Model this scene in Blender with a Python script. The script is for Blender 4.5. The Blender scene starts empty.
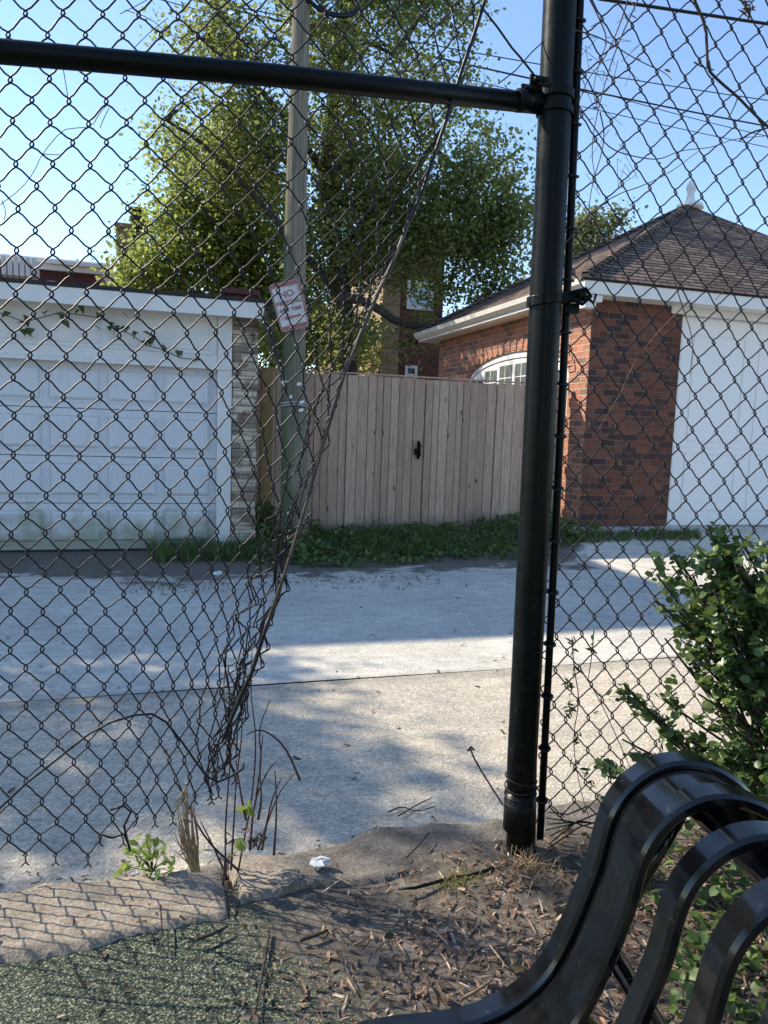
import bpy, math, random
import numpy as np
from math import radians, sin, cos, pi, sqrt
from mathutils import Vector, Matrix
random.seed(7); RNG = np.random.default_rng(11)
SC = bpy.context.scene; COL = SC.collection

# ---------------------------------------------------------------- camera frame
# X runs along the alley (to the right), Y runs across it (away from the park), Z up, alley surface at z = 0
EYE = np.array([0., 0., 1.5]); FPX = 740.0
PITCH, ROLL, YAW = radians(6.5), radians(2.0), radians(17)
def _w2a(v):   # camera heading frame -> alley frame
    A = np.array([cos(YAW), sin(YAW), 0]); N = np.array([-sin(YAW), cos(YAW), 0])
    return np.array([v@A, v@N, v[2]])
_F = np.array([0, cos(PITCH), -sin(PITCH)]); _U0 = np.array([0, sin(PITCH), cos(PITCH)]); _X = np.array([1., 0, 0])
CF = _w2a(_F); CR = _w2a(cos(ROLL)*_X + sin(ROLL)*_U0); CU = _w2a(cos(ROLL)*_U0 - sin(ROLL)*_X)
def ray(u, v): return CF + CR*(u-384)/FPX - CU*(v-512)/FPX
def onZ(u, v, z=0.): d = ray(u, v); return EYE + d*(z-EYE[2])/d[2]
def onY(u, v, y): d = ray(u, v); return EYE + d*y/d[1]
def onX(u, v, x): d = ray(u, v); return EYE + d*x/d[0]

# ---------------------------------------------------------------- objects
def link(name, me, mat=None, parent=None, smooth=False):
    o = bpy.data.objects.new(name, me); COL.objects.link(o)
    if mat is not None: me.materials.append(mat)
    if parent is not None:
        o.parent = parent
        if parent.type == 'EMPTY': o.location = -Vector(parent.location)
    if smooth: me.polygons.foreach_set('use_smooth', [True]*len(me.polygons))
    return o
def tag(o, label=None, cat=None, group=None, kind=None):
    if label: o['label'] = label
    if cat: o['category'] = cat
    if group: o['group'] = group
    if kind: o['kind'] = kind
    return o
def thing(name, loc, label, cat, group=None):
    o = bpy.data.objects.new(name, None); COL.objects.link(o); o.location = Vector([float(c) for c in loc]); o.empty_display_size = .1
    return tag(o, label, cat, group)

class MB:
    def __init__(s): s.v = []; s.f = []; s.m = []; s.n = 0
    def add(s, vs, fs, mi=0):
        vs = np.asarray(vs, float).reshape(-1, 3); b = s.n
        s.v.append(vs); s.n += len(vs)
        for f in fs: s.f.append(tuple(int(i)+b for i in f))
        s.m += [mi]*len(fs)
        return s
    def box(s, x0, x1, y0, y1, z0, z1, mi=0):
        vs = [(x, y, z) for x in (x0, x1) for y in (y0, y1) for z in (z0, z1)]
        return s.add(vs, [(0,1,3,2),(4,6,7,5),(0,4,5,1),(2,3,7,6),(0,2,6,4),(1,5,7,3)], mi)
    def obox(s, c, ax, ay, az, mi=0):
        c = np.array(c, float); ax = np.array(ax, float); ay = np.array(ay, float); az = np.array(az, float)
        vs = [c+i*ax+j*ay+k*az for i in (-1,1) for j in (-1,1) for k in (-1,1)]
        return s.add(vs, [(0,1,3,2),(4,6,7,5),(0,4,5,1),(2,3,7,6),(0,2,6,4),(1,5,7,3)], mi)
    def tube(s, pts, r, n=6, cap=True, mi=0):
        P = np.asarray(pts, float); m = len(P)
        if m < 2: return s
        R = np.full(m, r, float) if np.isscalar(r) else np.asarray(r, float)
        T = np.zeros_like(P); T[1:-1] = P[2:]-P[:-2]; T[0] = P[1]-P[0]; T[-1] = P[-1]-P[-2]
        T /= (np.linalg.norm(T, axis=1)[:, None]+1e-12)
        a = np.array([0, 0, 1.]) if abs(T[0][2]) < .9 else np.array([1., 0, 0])
        u = np.cross(T[0], a); u /= np.linalg.norm(u)
        ang = np.arange(n)*2*pi/n; rings = []
        for i in range(m):
            u = u - T[i]*(u@T[i]); u /= (np.linalg.norm(u)+1e-12); w = np.cross(T[i], u)
            rings.append(P[i]+R[i]*(np.cos(ang)[:, None]*u+np.sin(ang)[:, None]*w))
        fs = []
        for i in range(m-1):
            for k in range(n):
                k2 = (k+1) % n; fs.append((i*n+k, i*n+k2, (i+1)*n+k2, (i+1)*n+k))
        if cap: fs.append(tuple(range(n))[::-1]); fs.append(tuple((m-1)*n+k for k in range(n)))
        return s.add(np.concatenate(rings), fs, mi)
    def lathe(s, c, prof, n=16, mi=0):   # prof: (radius, z)
        ang = np.arange(n)*2*pi/n; vs = []; fs = []
        for r, z in prof: vs += [(c[0]+r*cos(a), c[1]+r*sin(a), c[2]+z) for a in ang]
        for i in range(len(prof)-1):
            for k in range(n): k2 = (k+1) % n; fs.append((i*n+k, i*n+k2, (i+1)*n+k2, (i+1)*n+k))
        fs.append(tuple(range(n))[::-1]); fs.append(tuple((len(prof)-1)*n+k for k in range(n)))
        return s.add(vs, fs, mi)
    def prism(s, poly, d, mi=0):   # planar polygon swept by vector d
        P = np.asarray(poly, float); n = len(P); d = np.asarray(d, float)
        fs = [tuple(range(n))[::-1], tuple(range(n, 2*n))]+[(i, (i+1) % n, (i+1) % n+n, i+n) for i in range(n)]
        return s.add(np.concatenate([P, P+d]), fs, mi)
    def build(s, name, mat=None, parent=None, smooth=False, bevel=0, mats=None):
        me = bpy.data.meshes.new(name)
        v = np.concatenate(s.v) if s.v else np.zeros((0, 3))
        me.from_pydata(v.tolist(), [], s.f)
        o = link(name, me, mat, parent, smooth)
        if mats:
            for q in mats: me.materials.append(q)
            me.polygons.foreach_set('material_index', s.m)
        me.update()
        if bevel:
            b = o.modifiers.new('bevel', 'BEVEL'); b.width = bevel; b.segments = 2; b.limit_method = 'ANGLE'
        return o

LEAF = {'sliver': [(0,-.5,0),(.05,-.2,.03),(.06,.2,.05),(.02,.5,.02),(-.03,.2,.03),(-.05,-.25,.02)],
        'oval': [(0,-.5,0),(.28,-.22,.06),(.3,.12,.07),(0,.5,0),(-.3,.12,.07),(-.28,-.22,.06)],
        'round': [(0,-.5,0),(.36,-.26,.07),(.42,.14,.09),(.0,.46,0),(-.42,.14,.09),(-.36,-.26,.07)],
        'long': [(0,-.5,0),(.14,-.15,.03),(.13,.15,.03),(0,.5,-.08),(-.13,.15,.03),(-.14,-.15,.03)],
        'ivy': [(0,-.4,0),(.42,-.32,.03),(.3,.02,.05),(0,.55,0),(-.3,.02,.05),(-.42,-.32,.03)],
        'chip': [(.0,-.5,0),(.13,-.4,.03),(.16,.3,.03),(.05,.5,.0),(-.12,.42,.02),(-.15,-.3,.02)]}
def leaves(name, C, size, mat, parent=None, shape='oval', up=.5, var=.35, dirs=None):
    """one mesh of many leaf-shaped folded faces at the points C"""
    C = np.asarray(C, float); n = len(C)
    base = np.array(LEAF[shape]); k = len(base)
    nz = RNG.normal(size=(n, 3)); nz[:, 2] = np.abs(nz[:, 2])+up; nz /= np.linalg.norm(nz, axis=1)[:, None]
    t = RNG.normal(size=(n, 3)) if dirs is None else np.asarray(dirs)+RNG.normal(size=(n, 3))*.35
    t -= nz*np.sum(t*nz, axis=1)[:, None]; t /= np.linalg.norm(t, axis=1)[:, None]
    b = np.cross(t, nz)
    sc = size*(1+var*(RNG.random(n)*2-1)) if np.isscalar(size) else np.asarray(size)
    V = C[:, None, :]+sc[:, None, None]*(base[None, :, 0, None]*b[:, None, :]+base[None, :, 1, None]*t[:, None, :]+base[None, :, 2, None]*nz[:, None, :])
    V = V.reshape(-1, 3); me = bpy.data.meshes.new(name)
    idx = np.arange(n)[:, None]*k
    if k == 6: F = np.stack([idx+np.array([0,1,2,3]), idx+np.array([0,3,4,5])], 1).reshape(-1, 4)
    nf = len(F)
    me.vertices.add(len(V)); me.vertices.foreach_set('co', V.ravel())
    me.loops.add(nf*4); me.loops.foreach_set('vertex_index', F.ravel().astype(np.int32))
    me.polygons.add(nf); me.polygons.foreach_set('loop_start', np.arange(nf, dtype=np.int32)*4)
    me.update(calc_edges=True); me.validate()
    return link(name, me, mat, parent)

# ---------------------------------------------------------------- materials
def nodes(name):
    m = bpy.data.materials.new(name); m.use_nodes = True; t = m.node_tree; b = t.nodes['Principled BSDF']
    return m, t, b
def setc(b, c, rough=.7, metal=0, spec=.5):
    b.inputs['Base Color'].default_value = (*c, 1); b.inputs['Roughness'].default_value = rough; b.inputs['Metallic'].default_value = metal
    b.inputs['Specular IOR Level'].default_value = spec
class N:
    def __init__(s, t): s.t = t
    def new(s, ty, ins=None, **kw):
        n = s.t.nodes.new(ty)
        for k, v in kw.items(): setattr(n, k, v)
        for k, v in (ins or {}).items(): s.put(n.inputs[k], v)
        return n
    def put(s, sock, v):
        if hasattr(v, 'is_output'): s.t.links.new(v, sock)
        else: sock.default_value = v
    def co(s): return s.new('ShaderNodeTexCoord').outputs['Object']
    def noise(s, vec, scale, detail=5, rough=.6):
        return s.new('ShaderNodeTexNoise', {'Vector': vec, 'Scale': scale, 'Detail': detail, 'Roughness': rough}).outputs['Fac']
    def ramp(s, fac, stops):
        r = s.new('ShaderNodeValToRGB', {'Fac': fac}); e = r.color_ramp.elements
        while len(e) < len(stops): e.new(.5)
        for q, (p, c) in zip(e, stops): q.position = p; q.color = (*c, 1) if not np.isscalar(c) else (c, c, c, 1)
        return r.outputs['Color']
    def mix(s, fac, a, b, mode='MIX'):
        n = s.new('ShaderNodeMix', data_type='RGBA', blend_type=mode)
        s.put(n.inputs[0], fac); s.put(n.inputs[6], a if hasattr(a, 'is_output') else (*a, 1)); s.put(n.inputs[7], b if hasattr(b, 'is_output') else (*b, 1))
        return n.outputs[2]
    def math(s, op, a, b=0.):
        n = s.new('ShaderNodeMath', operation=op); s.put(n.inputs[0], a); s.put(n.inputs[1], b); return n.outputs[0]
    def scale(s, vec, sc):
        return s.new('ShaderNodeMapping', {'Vector': vec, 'Scale': sc}).outputs['Vector']
    def bump(s, h, st=.3, dist=.01, bsdf=None):
        n = s.new('ShaderNodeBump', {'Height': h, 'Strength': st, 'Distance': dist}); s.t.links.new(n.outputs[0], bsdf.inputs['Normal']); return n
def isl(n): return n.new('ShaderNodeNewGeometry').outputs['Random Per Island']

def m_plain(name, c, rough=.6, metal=0, var=.15, scale=8, bump=0.1, spec=.5):
    m, t, b = nodes(name); n = N(t); setc(b, c, rough, metal, spec)
    co = n.co(); f = n.noise(co, scale)
    t.links.new(n.ramp(f, [(.3, tuple(x*(1-var) for x in c)), (.7, tuple(min(1, x*(1+var)) for x in c))]), b.inputs['Base Color'])
    if bump: n.bump(n.noise(co, scale*6), bump, .003, b)
    return m
def m_leaf(name, a, b_, c, trans=.35, rough=.45, spec=.35):
    m, t, b = nodes(name); n = N(t); setc(b, a, rough, 0, spec)
    col = n.ramp(isl(n), [(0, a), (.5, b_), (.85, c), (1, tuple(x*.7 for x in a))])
    t.links.new(col, b.inputs['Base Color'])
    tr = n.new('ShaderNodeBsdfTranslucent', {'Color': n.mix(.5, col, tuple(min(1, x*2.0) for x in c))})
    mx = n.new('ShaderNodeMixShader', {0: trans, 1: b.outputs[0], 2: tr.outputs[0]})
    t.links.new(mx.outputs[0], t.nodes['Material Output'].inputs['Surface'])
    return m
def m_brick(name, side, c1, c2, mortar, dark=None, bw=.235, rh=.085, peel=None):
    m, t, b = nodes(name); n = N(t); setc(b, c1, .85, 0, .3)
    co = n.co(); sp = n.new('ShaderNodeSeparateXYZ', {0: co})
    v = n.new('ShaderNodeCombineXYZ', {0: sp.outputs[1 if side else 0], 1: sp.outputs[2], 2: 0.}).outputs[0]
    wob = n.new('ShaderNodeTexNoise', {'Vector': co, 'Scale': 14.}).outputs['Color']
    v = n.mix(.012, v, wob, 'ADD')
    br = n.new('ShaderNodeTexBrick', {'Vector': v, 'Color1': (*c1, 1), 'Color2': (*c2, 1), 'Mortar': (*mortar, 1), 'Scale': 1.0, 'Mortar Size': .007, 'Mortar Smooth': .3, 'Bias': -.1, 'Brick Width': bw, 'Row Height': rh})
    big = n.noise(n.scale(v, (1/bw*1., 1/rh*1., 1)), .9, 2)
    b2_ = n.new('ShaderNodeTexBrick', {'Vector': v, 'Color1': (0, 0, 0, 1), 'Color2': (1, 1, 1, 1), 'Mortar': (0, 0, 0, 1), 'Scale': 1.0, 'Mortar Size': .0, 'Bias': 0., 'Brick Width': bw, 'Row Height': rh})
    pick = n.new('ShaderNodeTexWhiteNoise', {'Vector': b2_.outputs['Color']}, noise_dimensions='3D').outputs['Value']
    col = n.mix(n.ramp(pick, [(.70, 0), (.74, .8)]), br.outputs['Color'], dark or tuple(x*.45 for x in c1))
    col = n.mix(n.ramp(big, [(.50, 0), (.68, .55)]), col, dark or tuple(x*.45 for x in c1))
    col = n.mix(n.math('MULTIPLY', br.outputs['Fac'], .9), col, mortar)
    col = n.mix(n.ramp(n.noise(co, 1.3, 6), [(.4, 0), (.75, .45)]), col, tuple(x*.5 for x in c1))
    col = n.mix(.3, col, n.ramp(n.noise(co, 45), [(.3, .3), (.7, .75)]), 'OVERLAY')
    if peel: col = n.mix(n.ramp(n.noise(co, 4.5, 8, .75), [(.54, 0), (.60, .9)]), col, peel)
    t.links.new(col, b.inputs['Base Color'])
    n.bump(n.math('ADD', n.math('MULTIPLY', br.outputs['Fac'], -1.), n.math('MULTIPLY', n.noise(co, 60), .4)), .8, .012, b)
    return m

M = {}
M['black'] = m_plain('black_vinyl_coating', (.004, .005, .006), .35, 0, .3, 30, .05, .2)
M['blackpaint'] = m_plain('black_fence_paint', (.0035, .0055, .0055), .33, 0, .3, 20, .12, .16)
M['wire'] = m_plain('weathered_black_wire', (.011, .009, .011), .45, 0, .5, 25, .2, .35)
M['rust'] = m_plain('rusty_stem', (.075, .06, .048), .8, 0, .4, 30, .4)
M['white'] = m_plain('white_trim_paint', (.72, .72, .70), .55, 0, .06, 5, .1)
M['gutter'] = m_plain('gutter_paint', (.75, .73, .66), .45, 0, .08, 6, .05)
M['dark'] = m_plain('dark_felt', (.03, .028, .027), .9)
M['bark'] = m_plain('tree_bark', (.055, .042, .034), .95, 0, .5, 14, .8)
M['twig'] = m_plain('dry_twig', (.13, .085, .06), .9, 0, .5, 40, .5)
M['redtwig'] = m_plain('reddish_twig', (.07, .035, .032), .8, 0, .5, 40, .4)
M['straw'] = m_plain('dry_straw', (.34, .25, .15), .9, 0, .4, 40, .3)
M['drygrass'] = m_leaf('dry_grass_blades', (.30, .26, .12), (.35, .30, .16), (.22, .24, .08), .3)
M['leafA'] = m_leaf('shade_tree_leaf', (.07, .105, .033), (.13, .17, .05), (.27, .29, .085), .45)
M['leafB'] = m_leaf('yellow_green_leaf', (.13, .19, .05), (.20, .26, .06), (.30, .33, .08), .5)
M['leafC'] = m_leaf('far_tree_leaf', (.08, .12, .045), (.11, .15, .05), (.17, .17, .06), .4)
M['box'] = m_leaf('boxwood_leaf', (.035, .07, .022), (.058, .11, .03), (.16, .22, .06), .3, .32, .4)
M['weed'] = m_leaf('weed_leaf', (.05, .10, .03), (.08, .14, .04), (.14, .19, .05), .3)
M['bright'] = m_leaf('fresh_weed_leaf', (.16, .26, .05), (.24, .34, .08), (.30, .36, .10), .4)
M['ivy'] = m_leaf('ivy_leaf', (.035, .07, .025), (.06, .10, .03), (.10, .12, .04), .2)
M['dead'] = m_leaf('dead_leaf', (.11, .08, .05), (.16, .11, .06), (.07, .06, .03), .2)
M['glass'] = m_plain('dark_window_glass', (.13, .15, .145), .12, 0, .2, 3, 0)
M['mortar'] = m_plain('pale_stone', (.42, .38, .31), .9, 0, .25, 6, .5)
M['brickF'] = m_brick('red_brick_shaded_front', 0, (.20, .075, .045), (.12, .048, .035), (.15, .12, .10), (.035, .026, .03))  # front brick colour darkened for the shade on this wall
M['brickS'] = m_brick('red_brick_sunlit_side', 1, (.50, .215, .13), (.37, .145, .09), (.50, .40, .31), (.17, .11, .09))  # same brick with the sunlight on the side wall lifted into its colour
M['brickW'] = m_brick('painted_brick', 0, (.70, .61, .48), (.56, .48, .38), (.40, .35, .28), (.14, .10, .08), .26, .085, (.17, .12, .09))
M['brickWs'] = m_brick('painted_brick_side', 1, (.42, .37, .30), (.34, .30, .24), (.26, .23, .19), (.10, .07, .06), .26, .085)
M['brickT'] = m_brick('tan_brick_far', 1, (.44, .30, .20), (.38, .25, .16), (.40, .33, .26), (.25, .17, .12))
M['brickD'] = m_brick('dark_red_brick_far', 0, (.17, .065, .045), (.13, .05, .036), (.16, .10, .08), (.07, .035, .03))
M['maroon'] = m_plain('maroon_wall', (.10, .028, .03), .8)
M['steel'] = m_plain('galvanised_steel', (.4, .4, .4), .45, .8, .2, 30, .1)

def mk_garage_door(name, base, dirt, zc, moss):
    m, t, b = nodes(name); n = N(t); setc(b, base, .5, 0, .4)
    co = n.co(); z = n.new('ShaderNodeSeparateXYZ', {0: co}).outputs[2]
    a = n.noise(co, 3.5, 8, .7)
    h = n.math('SUBTRACT', n.math('MULTIPLY', a, 2.1), n.math('MULTIPLY', n.math('SUBTRACT', z, zc), 1.6))
    col = n.mix(n.ramp(h, [(.28, 0), (.75, moss)]), base, (.22, .24, .13))
    col = n.mix(n.ramp(n.noise(n.scale(co, (6, 6, .7)), 4, 5), [(.5, 0), (.8, dirt)]), col, tuple(x*.6 for x in base))
    t.links.new(col, b.inputs['Base Color']); n.bump(n.noise(co, 50), .05, .003, b)
    return m
M['doorL'] = mk_garage_door('white_raised_panel_door', (.66, .68, .71), .35, .0, .7)
M['doorR'] = mk_garage_door('clean_white_door', (.80, .80, .80), .1, -.4, .2)

def mk_wood():
    m, t, b = nodes('grey_brown_boards'); n = N(t); setc(b, (.3, .22, .17), .85, 0, .25)
    co = n.co(); r = isl(n)
    off = n.new('ShaderNodeCombineXYZ', {0: n.math('MULTIPLY', r, 37.), 1: 0., 2: n.math('MULTIPLY', r, 11.)}).outputs[0]
    v = n.new('ShaderNodeVectorMath', {0: co, 1: off}, operation='ADD').outputs[0]
    g = n.noise(n.scale(v, (9, 9, .8)), 6, 7, .65)
    col = n.mix(r, (.40, .28, .21), (.62, .46, .36))
    col = n.mix(n.ramp(g, [(.35, 0), (.72, .85)]), col, (.27, .185, .135))
    kn = n.new('ShaderNodeTexVoronoi', {'Vector': n.scale(v, (6.5, 6.5, 3.2)), 'Scale': 1.}).outputs['Distance']
    col = n.mix(n.ramp(kn, [(.07, .9), (.14, 0)]), col, (.08, .045, .03))
    z = n.new('ShaderNodeSeparateXYZ', {0: co}).outputs[2]
    damp = n.math('ADD', n.math('MULTIPLY', n.noise(co, 3., 5), .7), n.math('MULTIPLY', z, -.9))
    col = n.mix(n.ramp(damp, [(-.0, 0), (.25, .5)]), col, (.11, .10, .07))
    t.links.new(col, b.inputs['Base Color']); n.bump(g, .35, .004, b)
    return m
M['wood'] = mk_wood()
M['yellowwood'] = m_plain('yellow_brown_post_wood', (.30, .20, .08), .8, 0, .3, 6, .3)

def mk_pole():
    m, t, b = nodes('weathered_pole_wood'); n = N(t); setc(b, (.3, .27, .22), .9, 0, .2)
    co = n.co(); g = n.noise(n.scale(co, (14, 14, .5)), 3, 8, .7)
    col = n.ramp(g, [(.3, (.075, .065, .048)), (.5, (.20, .18, .14)), (.75, (.30, .27, .215))])
    sp = n.new('ShaderNodeSeparateXYZ', {0: co})
    hz = n.math('ADD', n.math('MULTIPLY', n.math('SUBTRACT', 1.46, sp.outputs[0]), 2.5), n.math('MULTIPLY', n.noise(co, 2., 5), 1.0))
    hz = n.math('SUBTRACT', hz, n.math('MULTIPLY', sp.outputs[2], .06))
    col = n.mix(n.ramp(hz, [(.35, 0), (.65, .85)]), col, (.085, .12, .055))
    t.links.new(col, b.inputs['Base Color']); n.bump(g, .7, .02, b)
    return m
M['pole'] = mk_pole()

def mk_shingle(name, side):
    m, t, b = nodes(name); n = N(t); setc(b, (.1, .08, .07), .95, 0, .2)
    co = n.co(); sp = n.new('ShaderNodeSeparateXYZ', {0: co})
    v = n.new('ShaderNodeCombineXYZ', {0: sp.outputs[1 if side else 0], 1: sp.outputs[2], 2: 0.}).outputs[0]
    v = n.mix(.02, v, n.new('ShaderNodeTexNoise', {'Vector': co, 'Scale': 9.}).outputs['Color'], 'ADD')
    br = n.new('ShaderNodeTexBrick', {'Vector': v, 'Color1': (.26, .19, .15, 1), 'Color2': (.11, .078, .064, 1), 'Mortar': (.018, .015, .014, 1), 'Scale': 1., 'Mortar Size': .013, 'Mortar Smooth': .4, 'Bias': 0., 'Brick Width': .34, 'Row Height': .062})
    col = n.mix(n.ramp(n.noise(co, 2.2, 6, .7), [(.45, 0), (.7, .7)]), br.outputs['Color'], (.085, .05, .045))
    col = n.mix(n.ramp(n.noise(co, 7, 4), [(.62, 0), (.72, .7)]), col, (.035, .035, .025))
    t.links.new(col, b.inputs['Base Color']); n.bump(n.math('MULTIPLY', br.outputs['Fac'], -1.), .8, .02, b)
    return m
M['shF'] = mk_shingle('wood_shingles_front', 0); M['shS'] = mk_shingle('wood_shingles_side', 1)

def mk_concrete(name, near):
    m, t, b = nodes(name); n = N(t); setc(b, (.4, .39, .36), .9, 0, .25)
    co = n.co(); big = n.noise(co, .9, 7, .65); mid = n.noise(n.scale(co, (1, 2.2, 1)), 5, 8, .7)
    a, c = ((.43, .375, .295), (.63, .555, .44)) if near else ((.45, .425, .37), (.70, .655, .57))
    col = n.mix(n.ramp(mid, [(.3, 0), (.7, 1)]), a, c)
    col = n.mix(n.ramp(big, [(.45, 0), (.7, .5)]), col, (.30, .28, .25))
    yj = n.new('ShaderNodeSeparateXYZ', {0: co}).outputs[1]
    jd = n.math('ADD', n.math('ABSOLUTE', n.math('SUBTRACT', yj, 4.09)), n.math('MULTIPLY', n.noise(co, 5, 6), .22))
    col = n.mix(n.ramp(jd, [(.10, .55), (.24, 0)]), col, (.24, .215, .18))
    vo = n.new('ShaderNodeTexVoronoi', {'Vector': co, 'Scale': 95. if near else 60.})
    col = n.mix(.5 if near else .25, col, n.ramp(n.new('ShaderNodeSeparateXYZ', {0: vo.outputs['Color']}).outputs[0], [(.1, .22), (.5, .5), (.93, .62), (1, .95)]), 'OVERLAY')
    cr = n.new('ShaderNodeTexVoronoi', {'Vector': n.mix(.45, co, n.new('ShaderNodeTexNoise', {'Vector': co, 'Scale': 2.5, 'Detail': 6.}).outputs['Color'], 'ADD'), 'Scale': .22}, feature='DISTANCE_TO_EDGE').outputs['Distance']
    col = n.mix(n.ramp(cr, [(.0006, .25), (.0015, 0)]), col, (.12, .11, .10))
    st = n.noise(n.scale(co, (1.2, 5, 1)), 6, 3, .5)
    col = n.mix(n.ramp(st, [(.68, 0), (.74, .5)]), col, (.16, .15, .135))
    if not near:      # washed-out soil and leaf dirt along the foot of the fence
        sp = n.new('ShaderNodeSeparateXYZ', {0: co}); x, y = sp.outputs[0], sp.outputs[1]
        e = n.math('ADD', y, n.math('MULTIPLY', n.noise(n.scale(co, (1, 1.6, 1)), 2.2, 8, .7), 2.6))
        lim = n.new('ShaderNodeMapRange', {'Value': x, 'From Min': .2, 'From Max': 2.2, 'To Min': 8.25, 'To Max': 8.45}).outputs[0]
        hi = n.new('ShaderNodeMapRange', {'Value': x, 'From Min': 4.7, 'From Max': 5.4, 'To Min': 0., 'To Max': 1.6}).outputs[0]
        lo = n.new('ShaderNodeMapRange', {'Value': x, 'From Min': .2, 'From Max': -1.2, 'To Min': 0., 'To Max': .45}).outputs[0]
        k = n.math('SUBTRACT', n.math('SUBTRACT', n.math('SUBTRACT', e, lim), hi), lo)
        dirt = n.ramp(n.noise(co, 22, 7, .75), [(.3, (.055, .047, .038)), (.55, (.12, .10, .08)), (.8, (.24, .20, .16))])
        col = n.mix(n.ramp(k, [(.0, 0), (.10, .35), (.30, .9)]), col, dirt)
    t.links.new(col, b.inputs['Base Color']); n.bump(n.math('ADD', vo.outputs['Distance'], mid), .5, .006, b)
    return m
M['alleyN'] = mk_concrete('exposed_aggregate_concrete', True); M['alleyF'] = mk_concrete('worn_concrete', False)

def mk_curb():
    m, t, b = nodes('old_kerb_concrete'); n = N(t); setc(b, (.3, .25, .2), .95, 0, .2)
    co = n.co(); a = n.noise(n.scale(co, (1, 2.2, 1)), 14, 9, .75)
    col = n.ramp(a, [(.25, (.13, .105, .083)), (.5, (.28, .235, .185)), (.75, (.42, .36, .285))])
    sx = n.new('ShaderNodeSeparateXYZ', {0: co}).outputs[0]
    sm = n.ramp(n.math('ADD', sx, n.math('MULTIPLY', n.noise(co, 9, 6, .7), .5)), [(.60, 0), (.82, .9)])
    col = n.mix(sm, col, n.ramp(a, [(.3, (.07, .06, .052)), (.7, (.19, .17, .15))]))
    vo = n.new('ShaderNodeTexVoronoi', {'Vector': co, 'Scale': 140.})
    col = n.mix(.35, col, n.ramp(n.new('ShaderNodeSeparateXYZ', {0: vo.outputs['Color']}).outputs[1], [(.1, .25), (.6, .55), (1, .9)]), 'OVERLAY')
    t.links.new(col, b.inputs['Base Color']); n.bump(n.math('ADD', a, n.math('MULTIPLY', vo.outputs['Distance'], .4)), .5, .006, b)
    return m
M['curb'] = mk_curb()

def mk_park():
    m, t, b = nodes('rubber_and_soil'); n = N(t); setc(b, (.1, .1, .1), .9, 0, .25)
    co = n.co(); sp = n.new('ShaderNodeSeparateXYZ', {0: co}); x, y = sp.outputs[0], sp.outputs[1]
    vo = n.new('ShaderNodeTexVoronoi', {'Vector': co, 'Scale': 260.}); rc = n.new('ShaderNodeSeparateXYZ', {0: vo.outputs['Color']}).outputs[0]
    rub = n.ramp(rc, [(0, (.010, .013, .010)), (.45, (.032, .042, .031)), (.72, (.08, .098, .068)), (.88, (.19, .205, .13)), (1, (.34, .33, .24))])
    soil = n.ramp(n.noise(co, 28, 8, .75), [(.3, (.05, .042, .035)), (.5, (.12, .10, .082)), (.75, (.28, .24, .195))])
    edge = n.math('ADD', n.math('ADD', x, n.math('MULTIPLY', y, .35)), n.math('MULTIPLY', n.noise(co, 7, 6, .7), .5))
    mask = n.ramp(n.math('MULTIPLY', edge, .5), [(.52, 0), (.66, 1)])
    col = n.mix(mask, rub, soil)
    t.links.new(col, b.inputs['Base Color'])
    n.bump(n.math('ADD', n.math('MULTIPLY', rc, .5), n.noise(co, 40)), .6, .005, b)
    return m
M['park'] = mk_park()
M['earth'] = m_plain('bare_earth', (.12, .10, .075), .95, 0, .4, 3, .6)

def mk_chip():
    m, t, b = nodes('wood_chip'); n = N(t); setc(b, (.3, .2, .12), .85, 0, .2)
    t.links.new(n.ramp(isl(n), [(0, (.06, .042, .034)), (.35, (.14, .09, .065)), (.62, (.27, .175, .12)), (.84, (.40, .28, .20)), (.94, (.50, .40, .30)), (1, (.38, .14, .065))]), b.inputs['Base Color']); return m
M['chip'] = mk_chip()

for mm, amt in (('blackpaint', .6), ('bench', .0)):
    if mm not in M: continue
    t = M[mm].node_tree; b = t.nodes['Principled BSDF']; n = N(t); co_0 = n.co(); src = b.inputs['Base Color'].links[0].from_socket
    z0 = n.new('ShaderNodeSeparateXYZ', {0: co_0}).outputs[2]
    f0 = n.ramp(n.math('SUBTRACT', n.noise(co_0, 34, 9, .75), n.math('MULTIPLY', z0, .05)), [(.52, 0), (.66, amt)])
    t.links.new(n.mix(f0, src, (.05, .042, .034)), b.inputs['Base Color']); t.links.new(n.ramp(n.noise(co_0, 18, 7), [(.3, .25), (.75, .5)]), b.inputs['Roughness'])
# ---------------------------------------------------------------- ground
def sheet(name, x0, x1, y0, y1, nx, ny, zf, mat):
    xs = np.linspace(x0, x1, nx); ys = np.linspace(y0, y1, ny); vs = [(x, y, zf(x, y)) for y in ys for x in xs]
    fs = [(j*nx+i, j*nx+i+1, (j+1)*nx+i+1, (j+1)*nx+i) for j in range(ny-1) for i in range(nx-1)]
    o = MB().add(vs, fs).build(name, mat, smooth=True); tag(o, kind='structure'); return o
def ss(a, b, x): t = min(1, max(0, (x-a)/(b-a))); return t*t*(3-2*t)
def zfar(x, y): return .24*ss(3.2, 5.6, x)*ss(7.3, 8.8, y) + .1*ss(.9, 1.6, x)*(1-ss(4.4, 5.3, x))*ss(8.0, 9.0, y)
sheet('terrain', -400, 400, -400, 400, 3, 3, lambda x, y: -.12, M['earth'])
sheet('alley_near_slab', -9, 14, 2.0, 4.135, 60, 12, lambda x, y: .0-.012*ss(2.5, 2.0, y), M['alleyN'])
sheet('alley_far_slab', -9, 14, 4.150, 9.6, 120, 60, lambda x, y: zfar(x, y)+.004*sin(x*2.1)*sin(y*1.7), M['alleyF'])
MB().box(-9, 14, 4.10, 4.18, -.05, -.010).build('slab_joint', M['dark'])['kind'] = 'structure'
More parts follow.
